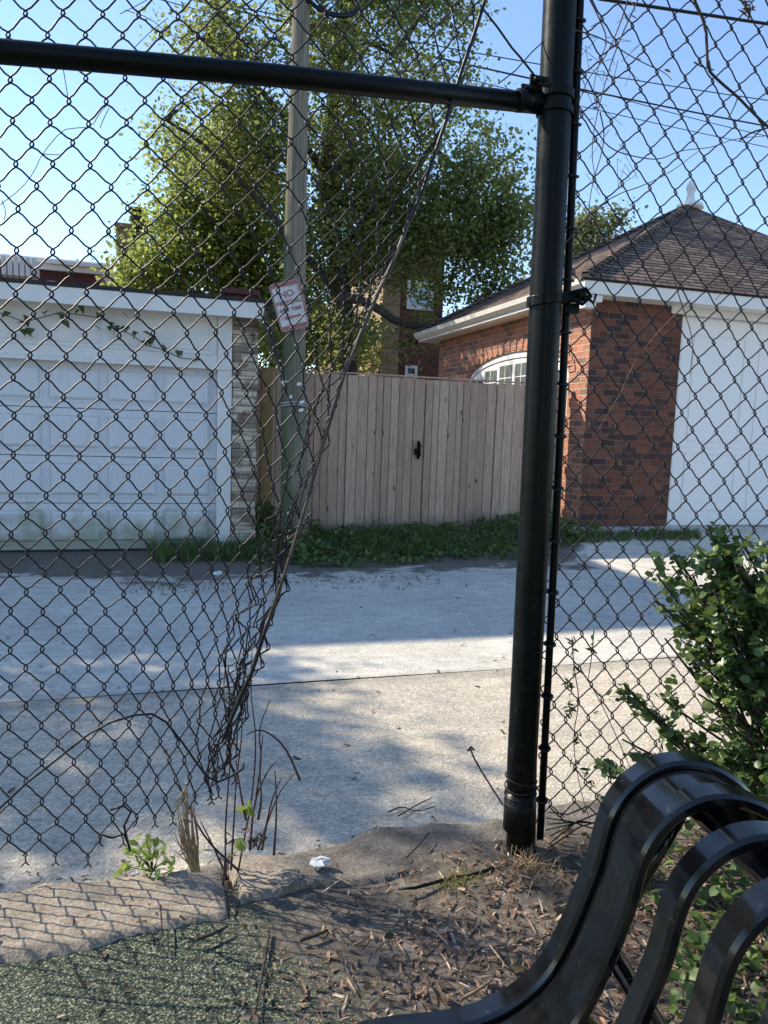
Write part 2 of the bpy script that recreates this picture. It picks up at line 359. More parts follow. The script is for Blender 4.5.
sheet('back_yard_ground', -12, 20, 9.55, 32, 6, 6, lambda x, y: .05, M['earth'])
# park side: noisy ground up to the kerb
def nz(x, y, f=1.): return (sin(x*7.1*f+y*3.3)+sin(x*13.7*f-y*9.1+1.3)*.6+sin(y*21*f+x*17+.4)*.35)/2
ZP = .165
def zpark(x, y): return ZP+.008*nz(x, y)+.035*ss(.5, 1.0, x)*ss(1.2, 1.9, y)+(-.03*ss(2.0, 2.3, y))
def kin(x): return 1.87+.03*nz(x, 0, .6)+(.06*ss(.25, .5, x))       # inner edge of the kerb
sheet('park_ground', -3, 4.5, -1.5, 2.02, 230, 110, zpark, M['park'])
def kerb(name, x0, x1, ztop, inner, outer, seed, n=46, m=14):
    vs = []; fs = []
    for i in range(n):
        x = x0+(x1-x0)*i/(n-1)
        yi = inner(x)+.008*nz(x*3+seed, 1)+.006*nz(x*17+seed, 2); yo = outer(x)+.010*nz(x*4+seed, 5)+.006*nz(x*19, 4+seed)
        e = min(1, min(i, n-1-i)/1.2+.7)
        for j in range(m):
            f = j/(m-1); y = yi+(yo-yi)*f
            prof = ss(-.01, .05, f)*ss(1.0, .93, f)
            z = ztop(x)*prof*e+(.003*nz(x*5+seed, y*6)+.0016*nz(x*23, y*31))*prof+(.14 if f < .5 else -.03)*(1-prof)
            vs.append((x, y, z))
    for i in range(n-1):
        for j in range(m-1): fs.append((i*m+j, (i+1)*m+j, (i+1)*m+j+1, i*m+j+1))
    o = MB().add(vs, fs).build(name, M['curb'], smooth=True); tag(o, kind='structure'); return o
kerb('kerb', -3, .199, lambda x: .180, lambda x: kin(x), lambda x: 2.15+.02*nz(x, 3), 0, 120)
kerb('kerb', .203, 4.5, lambda x: .190-.018*ss(.3, .8, x)+.012*nz(x*2.3, 1)*ss(.3,.6,x), lambda x: kin(x)+.03+.03*sin(x*7), lambda x: 2.17+.035*sin(x*9+1)+.05*ss(.3, .9, x), 4, 190)

# ---------------------------------------------------------------- left garage
YL = 8.77
g = thing('white_garage', (-.9, YL, 0), 'white painted garage with a panelled door and flat fascia, left side of the alley', 'garage')
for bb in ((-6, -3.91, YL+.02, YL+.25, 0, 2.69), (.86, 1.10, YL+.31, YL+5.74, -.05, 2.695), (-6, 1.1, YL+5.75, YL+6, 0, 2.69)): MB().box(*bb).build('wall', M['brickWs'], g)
pl_ = MB()
for k in range(27):          # uneven painted courses of the corner pier
    z = .0+k*.1; d = random.uniform(0, .018)
    pl_.box(.80+random.uniform(-.0, .006), 1.10-random.uniform(0, .02), YL-.03+d, YL+.30, z, z+.094)
    if random.random() < .0: pass
pl_.box(.815, 1.075, YL+.005, YL+.29, 0, 2.7)
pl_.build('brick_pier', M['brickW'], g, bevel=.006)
rf = MB(); rf.box(-6.2, 1.2, YL-.28, YL+6.1, 2.835, 2.875); rf.build('roof', M['dark'], g)
fa = MB(); fa.box(-6.2, 1.12, YL-.27, YL-.235, 2.66, 2.832); fa.box(1.085, 1.12, YL-.23, YL+6.1, 2.66, 2.832); fa.build('fascia', M['white'], g, bevel=.004)
sf = MB(); sf.box(-6.2, 1.083, YL-.233, YL+.02, 2.70, 2.72); sf.build('soffit', M['white'], g)
tr = MB(); tr.box(.635, .795, YL-.03, YL+.1, 0, 2.695)          # jamb
tr.box(-3.9, .632, YL-.03, YL+.06, 2.115, 2.25); tr.box(-3.9, .632, YL+.0, YL+.06, 2.253, 2.695)
for a, b_ in ((-3.8, -2.2), (-2.1, -.62), (-.50, .56)):
    tr.box(a, b_, YL-.014, YL-.002, 2.30, 2.32); tr.box(a, b_, YL-.014, YL-.002, 2.60, 2.62)
    tr.box(a, a+.02, YL-.014, YL-.002, 2.322, 2.598); tr.box(b_-.02, b_, YL-.014, YL-.002, 2.322, 2.598)
tr.box(-3.9, .79, YL-.05, YL-.034, 2.09, 2.13)
tr.build('door_trim', M['white'], g, bevel=.004)
# sectional door with raised panels
d = MB(); DX0, DX1 = -3.6, .632; rows = 4; rh = 2.1/rows
for r in range(rows):
    z0 = .02+r*rh
    d.box(DX0, DX1, YL+.075, YL+.11, z0+.004, z0+rh-.004)
    k = 0; x = DX1-.075
    while x > DX0+.3:
        a, b_ = x-.50, x
        zz0, zz1 = z0+.09, z0+rh-.09; q = YL+.075
        # recessed groove frame then a raised field
        P = [(a, q-.002, zz0), (b_, q-.002, zz0), (b_, q-.002, zz1), (a, q-.002, zz1)]
        i1 = .03; Q = [(a+i1, q-.022, zz0+i1), (b_-i1, q-.022, zz0+i1), (b_-i1, q-.022, zz1-i1), (a+i1, q-.022, zz1-i1)]
        d.add(P+Q, [(0,1,5,4),(1,2,6,5),(2,3,7,6),(3,0,4,7),(4,5,6,7)])
        for (u0, u1, v0, v1) in ((a-.022, b_+.022, zz0-.022, zz0-.008), (a-.022, b_+.022, zz1+.008, zz1+.022), (a-.022, a-.008, zz0-.007, zz1+.007), (b_+.008, b_+.022, zz0-.007, zz1+.007)):
            d.box(u0, u1, q-.009, q-.001, v0, v1)
        x -= .60
gd = d.build('garage_door', M['doorL'], g)
sl = MB(); sl.box(DX0, DX1, YL+.06, YL+.11, -.004, .018); sl.build('bottom_seal', M['dark'], gd)
st = MB()
for k, (x, z, w_) in enumerate(((.95, 2.78, .1),)): pass

# ivy strand hanging under the fascia
iv = thing('ivy_vine', onY(60, 320, YL-.1), 'strand of green ivy trailing under the fascia of the white garage', 'vine')
pth = [onY(u, v, YL-.09) for u, v in ((-20, 300), (0, 313), (25, 322), (62, 312), (100, 318), (130, 334), (146, 345), (163, 350), (181, 358), (200, 360))]
MB().tube(pth, .006).build('stem', M['twig'], iv)
cc = []
for u, v, k in ((5, 318, 3), (25, 322, 6), (28, 330, 5), (50, 313, 4), (60, 315, 6), (63, 322, 3), (80, 313, 4), (97, 318, 5), (98, 326, 3), (110, 325, 4), (118, 331, 5), (124, 312, 3), (131, 335, 5), (142, 332, 2), (147, 343, 4), (153, 341, 3), (163, 348, 3), (181, 358, 4), (195, 360, 3)):
    p = onY(u, v, YL-.12)
    for _ in range(max(1, k-2)): cc.append(p+RNG.normal(size=3)*np.array([.03, .03, .035]))
leaves('foliage', cc, .10, M['ivy'], iv, 'ivy', .1, dirs=np.tile([0, 0, -1.], (len(cc), 1)))

# ---------------------------------------------------------------- right garage (brick, pyramid roof)
XR, YR, ZR = 5.50, 8.86, .24
SR = 12.0; YB = 14.5
gr = thing('brick_garage', (8.3, YR, ZR), 'red brick garage with a shingled hip roof and white door, right of the plank fence', 'garage')
ZE = 3.22
DXL = 6.93
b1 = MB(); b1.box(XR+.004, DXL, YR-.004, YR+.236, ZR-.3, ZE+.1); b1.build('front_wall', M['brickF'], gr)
# side wall with a segment-arched opening
WC = onX(512, 352, XR); yl = onX(467, 380, XR)[1]; hw = abs(yl-WC[1]); wtop = WC[2]; wspr = wtop-.42; wy = WC[1]; wbot = 1.75
arc = [(wy+hw*cos(a)*1.0, wspr+(wtop-wspr)*sin(a)) for a in np.linspace(0, pi, 17)]
b2 = MB(); x0, x1 = XR, XR+.24
def col_(ya, yb, za, zb): b2.box(x0, x1, ya, yb, za, zb)
col_(YR, wy-hw, ZR-.3, ZE+.1); col_(wy+hw, YB, ZR-.3, ZE+.1); col_(wy-hw, wy+hw, ZR-.3, wbot)
for i in range(16):
    (ya, za), (yb, zb) = arc[i], arc[i+1]
    b2.add([(x, y, z) for x in (x0, x1) for (y, z) in ((ya, za), (yb, zb), (yb, ZE+.1), (ya, ZE+.1))], [(0,1,2,3),(7,6,5,4),(0,4,5,1),(1,5,6,2),(2,6,7,3),(3,7,4,0)])
b2.box(SR-.4, SR-.2, YR+.3, YB, ZR-.3, ZE); b2.box(XR+.25, SR-.2, YB-.2, YB-.003, ZR-.3, ZE)
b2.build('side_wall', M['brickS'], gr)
vs = MB()                                     # soldier course of the arch
for i in range(26):
    a = pi*(i+.5)/26; c = (XR-.004, wy+(hw+.09)*cos(a), wspr+(wtop-wspr+.10)*sin(a))
    rd = np.array([0, cos(a), sin(a)*.9]); rd /= np.linalg.norm(rd); tg = np.array([0, -rd[2], rd[1]])
    MB().obox(c, (.012, 0, 0), rd*.085, tg*.045).build('arch_brick', M['brickS'], gr, bevel=.004)
wf = MB(); xx = XR+.03
def archband(mb, ro, ri, xa, xb):
    A_ = np.linspace(0, pi, 17)
    for i in range(16):
        q = []
        for a in (A_[i], A_[i+1]):
            q += [(wy+(hw-ro)*cos(a), wspr+(wtop-wspr-ro)*sin(a)), (wy+(hw-ri)*cos(a), wspr+(wtop-wspr-ri)*sin(a))]
        (a0, a1, b0, b1_) = q
        V = [(x, y, z) for x in (xa, xb) for (y, z) in (a0, a1, b1_, b0)]
        mb.add(V, [(0,1,2,3),(7,6,5,4),(0,4,5,1),(1,5,6,2),(2,6,7,3),(3,7,4,0)])
archband(wf, 0, .10, xx, xx+.07)
nm = 6
wf.prism([(xx+.02, wy+hw-.05, wbot), (xx+.02, wy+hw-.05, wspr)]+[(xx+.02, wy+(hw-.05)*cos(a), wspr+(wtop-wspr-.05)*sin(a)) for a in np.linspace(.02, pi-.02, 17)]+[(xx+.02, wy-hw+.05, wbot)], (.02, 0, 0))
wf.box(xx-.05, xx+.08, wy-hw, wy+hw, wbot-.06, wbot-.002)
win = wf.build('arched_window', M['white'], gr, bevel=.004)
mu = MB(); gl = MB(); pw = (2*hw-.16)/nm
for i in range(nm):
    ya = wy-hw+.08+pw*i+.055; yb = ya+pw-.11; ym = max(abs(ya-wy), abs(yb-wy))
    zt_ = wspr+(wtop-wspr-.10)*sqrt(max(0, 1-(ym/(hw-.02))**2))-.08
    gl.box(xx+.012, xx+.018, ya, yb, wbot+.03, zt_)
    for z in np.arange(zt_-.22, wbot, -.24): mu.box(xx+.004, xx+.011, ya, yb, z, z+.018)
    mu.box(xx+.003, xx+.0105, (ya+yb)/2-.009, (ya+yb)/2+.009, wbot+.03, zt_)
mu.build('muntins', M['white'], win)
gl.build('pane', M['glass'], win)
print('WIN', wy, hw, wtop, wspr)
# door in the front
dd = MB(); dd.box(DXL+.02, SR-.5, YR+.10, YR+.16, ZR-.0, ZE-.02)
for x0_ in np.arange(DXL+.30, SR-1, 1.15):
    for (za, zb) in ((ZR+.22, 1.30), (1.46, 2.95)):
        for (u0, u1, v0, v1) in ((x0_, x0_+.9, za, za+.02), (x0_, x0_+.9, zb-.02, zb), (x0_, x0_+.02, za+.021, zb-.021), (x0_+.88, x0_+.9, za+.021, zb-.021)):
            dd.box(u0, u1, YR+.088, YR+.099, v0, v1)
dd.box(DXL+.02, SR-.5, YR+.092, YR+.099, 1.375, 1.385)
gd2 = dd.build('garage_door', M['doorR'], gr, bevel=.003)
tr = MB(); tr.box(DXL+.001, DXL+.05, YR+.02, YR+.09, ZR, ZE-.021); tr.box(DXL-.2, SR, YR-.03, YR+.08, ZE-.02, ZE+.1); tr.build('door_frame', M['white'], gr)
MB().box(DXL+.02, SR-.5, YR+.08, YR+.17, ZR-.03, ZR-.002).build('bottom_seal', M['dark'], gd2)
# eaves
OV = .34; EX0, EX1, EY0, EY1 = XR-OV, SR+.2, YR-OV, YB+.35
ZF0, ZF1 = ZE+.07, ZE+.24
fb = MB(); fb.box(EX0, EX1, EY0, EY0+.03, ZF0, ZF1); fb.box(EX1-.03, EX1, EY0+.031, EY1, ZF0, ZF1); fb.box(EX0, EX1, EY1, EY1+.03, ZF0, ZF1)
fb.box(EX0+.002, EX0+.03, EY0+.031, EY1-.002, ZF0, ZF1); fb.build('fascia', M['white'], gr, bevel=.005)
MB().box(EX0+.031, EX1-.031, EY0+.031, EY1, ZF0+.005, ZF0+.02).build('soffit', M['gutter'], gr)
gt = MB(); pr_ = [(0, 0), (-.02, .0), (-.08, .05), (-.10, .12), (-.085, .12), (-.07, .06), (-.02, .015), (0, .015)]
gt.prism([(EX0+a-.002, EY0-.02, ZF1-.12+b_) for a, b_ in pr_], (0, EY1-EY0+.05, 0))
gut = gt.build('gutter', M['gutter'], gr)
cb = MB()                                   # bracket block under the corner
cb.box(EX0+.06, EX0+.22, EY0+.06, EY0+.20, ZE-.10, ZF0+.004); cb.box(EX0+.04, EX0+.30, EY0+.04, EY0+.28, ZE-.02, ZF0+.003); cb.build('corner_bracket', M['white'], gr, bevel=.01)
ap = onY(690, 206, (EY0+EY1)/2); AX = ap[0]; AZ = ap[2]; ay = (EY0+EY1)/2
EXR = 2*AX-EX0
if True:
    c0, c1, c2, c3 = (EX0-.03, EY0-.03, ZF1+.02), (EX1+.03, EY0-.03, ZF1+.02), (EX1+.03, EY1+.03, ZF1+.02), (EX0-.03, EY1+.03, ZF1+.02)
    A1 = (AX, ay, AZ); A2 = (max(AX+.02, EX1-(AX-EX0)), ay, AZ)
    r1 = MB().add([c0, c1, A2, A1], [(0,1,2,3)]).add([c2, c3, A1, A2], [(0,1,2,3)]); o = r1.build('roof_slope', M['shF'], gr)
    r2 = MB().add([c3, c0, A1], [(0,1,2)]).add([c1, c2, A2], [(0,1,2)]); o2 = r2.build('roof_slope', M['shS'], gr)
    for q in (o, o2):
        md = q.modifiers.new('thick', 'SOLIDIFY'); md.thickness = .04; md.offset = -1
    hp = MB()
    for c in (c0, c3): hp.tube([np.array(c)+(0, 0, .02), np.array(A1)+(0, 0, .02)], .05, 6)
    hp.tube([np.array(A1)+(0, 0, .02), np.array(A2)+(0, 0, .02)], .05, 6); hp.build('hip_cap', M['shF'], gr)
fi = MB(); s_ = .9
fi.lathe((AX, ay, AZ-.05), [(.24, 0), (.22, .07), (.11, .10), (.08, .15), (.06, .24), (.085, .33), (.09, .38), (.05, .46), (.015, .50)], 12)
fi.build('finial', M['white'], gr, smooth=True)

# ---------------------------------------------------------------- plank fence with gate
YF = 9.27; ZFT = onY(410, 378, YF)[2]
wfn = thing('plank_fence', (3.2, YF, .1), 'grey brown wooden plank fence with a gate between the white garage and the brick garage', 'fence')
def boards(x0, x1, name, parent, lean=0):
    mb = MB(); x = x0
    while x < x1-.005:
        w_ = random.choice((.10, .115, .135, .14, .09))
        if x1-x < .16: w_ = x1-x
        dz = random.uniform(-.006, .006); dy = random.uniform(0, .018)
        mb.box(x+.0035, x+w_-.0035, YF+dy, YF+dy+.02, .02+random.uniform(0, .04), ZFT+dz+lean); x += w_
    return mb.build(name, M['wood'], parent, bevel=.003)
xg0 = onY(424, 450, YF)[0]
boards(1.16, xg0-.012, 'fence_boards', wfn)
gate = boards(xg0+.002, XR-.17, 'gate', wfn, -.012)
cap = MB(); cap.box(1.16, XR-.17, YF-.012, YF+.05, ZFT+.012, ZFT+.03); cap.build('top_cap', M['wood'], wfn)
rl = MB()
for z in (.45, 1.05, ZFT-.15): rl.box(1.16, XR-.1, YF+.062, YF+.11, z, z+.09)
rl.box(1.17, XR-.12, YF+.044, YF+.060, .06, ZFT-.02)  # added backing panel, keeps light from showing through the board gaps
rl.build('back_rail_and_light_block', M['wood'], wfn)
for (xa, xb, zt, mt) in ((1.115, 1.155, ZFT+.02, 'wood'), (XR-.14, XR-.085, ZFT+.02, 'yellowwood')):
    p_ = MB(); p_.box(xa, xb, YF-.05, YF+.05, .0, zt); p_.build('fence_post', M[mt], wfn, bevel=.004)
L = onY(418, 450, YF-.01)
lt = MB(); lt.box(L[0]-.055, L[0]-.02, YF-.03, YF-.008, L[2]-.06, L[2]+.02)
lt.tube([L+(0.0, -.02, .10), L+(.01, -.05, .07), L+(.005, -.055, .0), L+(0.01, -.05, -.06), L+(.0, -.02, -.10)], [.012, .016, .014, .016, .012], 8)
lt.box(L[0]-.015, L[0]+.02, YF-.022, YF-.009, L[2]-.12, L[2]+.12)
lt.build('gate_latch', M['blackpaint'], gate)
yp = thing('wood_post', (1.02, 8.75, 0), 'yellow brown timber post between the brick pier and the utility pole', 'post')
pp = onY(267, 370, 8.92)
MB().box(pp[0]-.065, pp[0]+.075, 8.9, 8.98, .0, pp[2]+.03).build('post_shaft', M['yellowwood'], yp, bevel=.005)

# ---------------------------------------------------------------- utility pole and sign
PB = onZ(297, 552, .0); PY_ = PB[1]
up = thing('utility_pole', PB, 'weathered wooden utility pole with green moss, between the white garage and the plank fence', 'utility pole')
pts = []; rr = []
for v, u in ((565, 296), (500, 294.5), (400, 293.5), (300, 294), (200, 296), (100, 299), (0, 301.5), (-120, 304), (-300, 308)):
    p = onY(u, v, PY_); pts.append(p); rr.append(.165-.012*p[2])
pm = MB().tube(pts, rr, 22); pole = pm.build('pole_shaft', M['pole'], up, smooth=True)
bd = MB()
for v in (403, 405.5): 
    c = onY(293.5, v, PY_)
    bd.tube([(c[0]+.168*cos(a), c[1]+.168*sin(a), c[2]+.01*sin(a*3)) for a in np.linspace(0, 2*pi, 25)], .012, 6)
bd.build('steel_band', M['steel'], up, smooth=True)
for (u, v) in ((284, 382), (299, 384), (290, 397), (302, 402), (301, 410), (289, 512)):
    p = onY(u, v, PY_-.165)
    MB().obox(p, (.025, 0, .006), (0, .004, 0), (0, 0, .016)).build('paper_scrap', M['white'], pole)
# old torn sheet of the pole's left side
cw = MB()
for k in range(5):
    a = random.uniform(-.02, .02)
    cw.tube([onY(268+k*2, 300, PY_-.05), onY(262+k*3, 322+k, PY_-.1), onY(270+k*2, 350, PY_-.05), onY(281+a, 372+2*k, PY_-.17)], .008, 5)
cw.build('hanging_cable', M['rust'], up)
co_ = MB()
for k in range(3):
    c = onY(334, 2-k*3, PY_-.05)
    co_.tube([c+np.array([.28*cos(a), .05*sin(a)+.03*k, .17*sin(a)+.0]) for a in np.linspace(0, 2*pi, 30)], .014, 6)
co_.tube([onY(320, 8, PY_-.05), onY(306, 0, PY_-.1)], .014)
co_.build('cable_coil', M['black'], up, smooth=True)

SN = np.array([PB[0]-.04, PY_-.21, 0]);
s0 = onY(289.5, 305.5, PY_-.22)
sg = thing('parking_sign', s0, 'small white tilted parking sign with red border and lettering, fixed to the utility pole', 'sign')
m, t, b = nodes('sign_white'); setc(b, (.62, .64, .66), .4); n_ = N(t); t.links.new(n_.mix(n_.ramp(n_.noise(n_.co(), 14, 6), [(.42, 0), (.68, .8)]), (.58, .59, .60), (.33, .30, .28)), b.inputs['Base Color']); M['signw'] = m
M['signr'] = m_plain('faded_sign_red', (.33, .12, .11), .5, 0, .3, 40, 0)
tilt = radians(-14); SW, SH = .165, .262
ax = np.array([cos(tilt)*.97, -.24, -sin(tilt)*-1]); ax = np.array([cos(-tilt)*.98, -.12, sin(tilt)*-1.0*-1]); ax = np.array([.93, -.12, .28]); ax /= np.linalg.norm(ax)
az_ = np.array([-.23, 0.05, .97]); az_ -= ax*(az_@ax); az_ /= np.linalg.norm(az_); an = np.cross(ax, az_)   # an points to +y
def sp2(x, z, d=0): return s0+ax*x+az_*z+an*d
def rrect(w_, h_, r, k=5):
    P = []
    for cx, cz, a0 in ((w_-r, h_-r, 0), (-w_+r, h_-r, 90), (-w_+r, -h_+r, 180), (w_-r, -h_+r, 270)):
        for i in range(k): a = radians(a0+90*i/(k-1)); P.append((cx+r*cos(a), cz+r*sin(a)))
    return P
pb = MB().prism([sp2(x, z) for x, z in rrect(SW, SH, .035)], -an*.004).build('sign_plate', M['signw'], sg)
bm_ = MB(); O = rrect(SW-.004, SH-.004, .032); I = rrect(SW-.018, SH-.018, .022); k = len(O)
V = [sp2(x, z, .002) for x, z in O]+[sp2(x, z, .002) for x, z in I]
bm_.add(V, [(i, (i+1) % k, (i+1) % k+k, i+k) for i in range(k)])
bm_.add([sp2(x, z, .0022) for x, z in ((-SW+.018, SH-.018), (SW-.018, SH-.018), (SW-.018, SH-.052), (-SW+.018, SH-.052))], [(0,1,2,3)])
bm_.add([sp2(x, z, .0022) for x, z in ((-SW+.018, -SH+.018), (SW-.018, -SH+.018), (SW-.018, -SH+.052), (-SW+.018, -SH+.052))], [(3,2,1,0)])
bm_.add([sp2(x, z, .0024) for x, z in ((-.10, -.125), (-.04, -.09), (-.04, -.113), (.10, -.113), (.10, -.137), (-.04, -.137), (-.04, -.16))], [tuple(range(7))])
bm_.build('red_border', M['signr'], pb)
def text(body, x, z, size, mat, parent, name='lettering'):
    cu = bpy.data.curves.new(name, 'FONT'); cu.body = body; cu.size = size; cu.align_x = 'CENTER'; cu.align_y = 'CENTER'; cu.extrude = .0005; cu.offset = .0018
    to = bpy.data.objects.new('tmp', cu); COL.objects.link(to)
    dg = bpy.context.evaluated_depsgraph_get(); me = bpy.data.meshes.new_from_object(to.evaluated_get(dg)); bpy.data.objects.remove(to)
    for v in me.vertices:
        q = sp2(x+v.co.x, z+v.co.y, .0045+v.co.z); v.co = Vector([float(c) for c in q])
    me.name = name; me.materials.clear()
    return link(name, me, mat, parent)
text('NO', 0, .125, .105, M['signr'], pb); text('PARKING', 0, .035, .066, M['signr'], pb); text('ANY TIME', 0, -.045, .058, M['signr'], pb)

# ---------------------------------------------------------------- chain link fence
YC = 1.94
cf = thing('chain_link_fence', (1.085, YC, .17), 'tall black chain link fence with a torn and sagging left panel, beside the bench', 'fence')
ptop = onY(569, -190, YC); pbot = np.array([1.088, YC+.015, .12])
pc = [pbot, onY(522, 760, YC), onY(535.5, 500, YC), onY(550.5, 200, YC), onY(560, 0, YC), ptop]
post = MB().tube(pc, .0452, 28).build('corner_post', M['blackpaint'], cf, smooth=True)
def postat(v):
    vs_ = [860, 760, 500, 200, 0, -190]; us = [517, 522, 535.5, 550.5, 560, 569]
    u = np.interp(-v, [-q for q in vs_], us); return onY(u, v, YC)
def band(v, h_, r, dz=.0, th=.006):
    c = postat(v); mb = MB(); n = 28
    prof = [(r-.001, -h_), (r+th, -h_), (r+th, h_), (r-.001, h_)]
    V = []; F_ = []
    for i in range(n):
        a = 2*pi*i/n
        for rr_, zz in prof: V.append((c[0]+rr_*cos(a), c[1]+rr_*sin(a), c[2]+zz+dz*cos(a)))
    for i in range(n):
        for j in range(4): F_.append((i*4+j, ((i+1) % n)*4+j, ((i+1) % n)*4+(j+1) % 4, i*4+(j+1) % 4))
    mb.add(V, F_); return mb, c
mb, c = band(96, .012, .0452); 
mb.obox(c+(-.07, -.035, .014), (.028, 0, .0), (0, .003, 0), (0, 0, .013)); mb.obox(c+(-.075, .0, .0), (.03, 0, 0), (0, .004, 0), (0, 0, .016))
mb.tube([c+(-.10, -.012, .0), c+(-.062, -.04, -.005)], .008, 8); mb.tube([c+(-.09, -.045, .012), c+(-.06, -.045, .012)], .006, 6)
mb.tube([c+(-.075, -.055, .0), c+(-.075, .02, .0)], .0065, 6); mb.build('brace_band', M['blackpaint'], post, bevel=.0015)
mb, c = band(112, .009, .0452); mb.build('brace_band', M['blackpaint'], post, bevel=.0015)
mb, c = band(300, .014, .0452, .008, .008)
mb.obox(c+(.075, -.03, .012), (.035, 0, .006), (0, .003, 0), (0, 0, .016)); mb.obox(c+(.075, -.018, .010), (.035, 0, .006), (0, .003, 0), (0, 0, .014))
mb.tube([c+(.085, -.05, .014), c+(.085, .01, .014)], .007, 6); mb.tube([c+(.10, -.045, .012), c+(.125, -.05, -.006), c+(.13, -.052, .02)], .005, 6)
mb.tube([c+(.06, -.045, .02), c+(.095, -.055, .03), c+(.115, -.05, .012), c+(.09, -.05, -.012), c+(.06, -.045, .0)], .006, 6)
mb.obox(c+(.075, -.02, -.022), (.018, 0, 0), (0, .01, 0), (0, 0, .014)); mb.build('clamp', M['blackpaint'], post, bevel=.0015)
mb = MB()
for v in (778, 786, 793, 803):
    c = postat(v); mb.tube([(c[0]+.048*cos(a), c[1]+.048*sin(a), c[2]+.006*sin(a+v)) for a in np.linspace(0, 2*pi, 21)], .0022, 5)
mb.build('wire_wrap', M['wire'], post, smooth=True)
c = postat(810); mb = MB(); mb.tube([c+(0, 0, -.06), c+(0, 0, .06)], .0482, 28); mb.build('post_sleeve', M['blackpaint'], post, smooth=True)
c = pbot; mb = MB(); mb.tube([c+(-.055, -.02, .09), c+(-.06, -.03, .04), c+(-.035, -.055, .02), c+(-.012, -.062, .045), c+(-.004, -.058, .02)], .004, 6); mb.build('loose_tie', M['steel'], post, smooth=True)
rail = MB().tube([onY(-260, 28, YC), onY(0, 51.5, YC), onY(270, 75, YC), onY(540, 104, YC)], .0262, 18).build('top_rail', M['blackpaint'], cf, smooth=True)
c = onY(527, 101, YC); MB().tube([c+(-.03, 0, -.003), c+(.02, 0, .002)], .030, 18).build('rail_end', M['blackpaint'], rail, smooth=True)
MB().tube([onY(560, -14, YC), onY(600, -1, YC), onY(768, 24, YC), onY(1100, 72, YC)], .0045, 8).build('upper_rail', M['wire'], cf, smooth=True)
bar = MB().tube([onY(583, -60, YC), onY(580, 0, YC), onY(571, 210, YC), onY(561, 420, YC), onY(550, 640, YC), onY(540, 838, YC)], .0115, 10).build('tension_bar', M['blackpaint'], cf, smooth=True)

def barx(v): return np.interp(v, [-100, 0, 210, 420, 640, 838], [585, 580, 571, 561, 550, 540])
EV = [-80, 0, 70, 150, 225, 295, 370, 430, 490, 560, 640, 690, 745, 800, 860]
EU = [512, 486, 463, 437, 410, 378, 346, 330, 312, 292, 266, 248, 236, 226, 220]
def edge(v): return float(np.interp(v, EV, EU))

def strand(mb, P, out, R, amp=.0035, hook=.0046):
    """zig-zag wire through nodes P (k,3), out = sign of the bend at each node"""
    pts = []; n = len(P); d_ = np.full(n, -1.)
    for i in range(n):
        p = P[i]; a = P[i-1] if i > 0 else None; c = P[i+1] if i < n-1 else None
        e = np.array([out[i]*hook, 0, 0])
        if a is not None:
            d = (a-p); L_ = np.linalg.norm(d); d = d/(L_+1e-9)
            pts.append(p+d*L_*.30+np.array([out[i]*.0008, amp*.55, 0])); pts.append(p+e*.6+np.array([0, amp*.9, -d_[i]*.0058]))
        pts.append(p+e)
        if c is not None:
            d = (c-p); L_ = np.linalg.norm(d); d = d/(L_+1e-9)
            pts.append(p+e*.6+np.array([0, -amp*.9, d_[i]*.0058-.0])); pts.append(p+d*L_*.30+np.array([out[i]*.0008, -amp*.55, 0]))
    mb.tube(pts, R, 6)
# --- left panel (torn): lattice measured where it hangs
C0 = -5; C1 = 14*2; WR = .00225
ctot = 14
def colx(c, v):     # c in full diamonds from the left picture border
    w_ = np.interp(v, [0, 200, 350, 700, 860], [38.3, 37.2, 34.5, 31.8, 31.]); x0 = np.interp(v, [0, 200, 350, 700], [6, 18, 14, 10])
    E_ = edge(v); c0 = np.interp(v, [0, 300, 500, 700], [6., 3.5, 2., 1.5])
    if c <= c0: return x0+w_*c
    rem = E_-(x0+w_*c0); nn = ctot-c0
    # spacing falls from w_ to a small value; solve a power curve x = rem*(1-(1-t)^p)
    p = max(1.0, w_*nn/max(rem, 20)); t_ = (c-c0)/nn
    if t_ <= 1: return x0+w_*c0+rem*(1-(1-t_)**p)
    return E_-(c-ctot)*10+4
RH = .5
rows_v = []
v = -95.
while v < 870: rows_v.append(v); v += .5*np.interp(v, [0, 200, 500, 860], [43.5, 43, 38.8, 37.2])
def bottom(c): return np.interp(c, [-5, 2.2, 3.2, 5, 7, 9, 11, 14], [868, 862, 848, 838, 826, 816, 804, 790])
def nodeL(c, r):
    v = rows_v[r]; x = colx(c, v)
    g_ = ss(3, 13, c)
    vv = v - 10*g_*ss(100, 400, v)+6*ss(9, 14, c)*sin(r*.9+c)
    jit = 1.4+7.5*ss(6, 13, c)*ss(250, 650, v)
    rs = np.random.default_rng(int(c*2+50)*1000+r); j = rs.normal(size=3)
    depth = .035*ss(6, 13, c)*sin(v*.012+c*.7)-.02*ss(10, 14, c)+.006*j[2]*ss(6, 12, c)
    return onY(x+j[0]*jit*.6, vv+j[1]*jit*.6, YC+.05+.20*ss(250, 830, v)*(1-.5*ss(9, 14, c))+.012*sin(v/170.)+depth)
ml = MB()
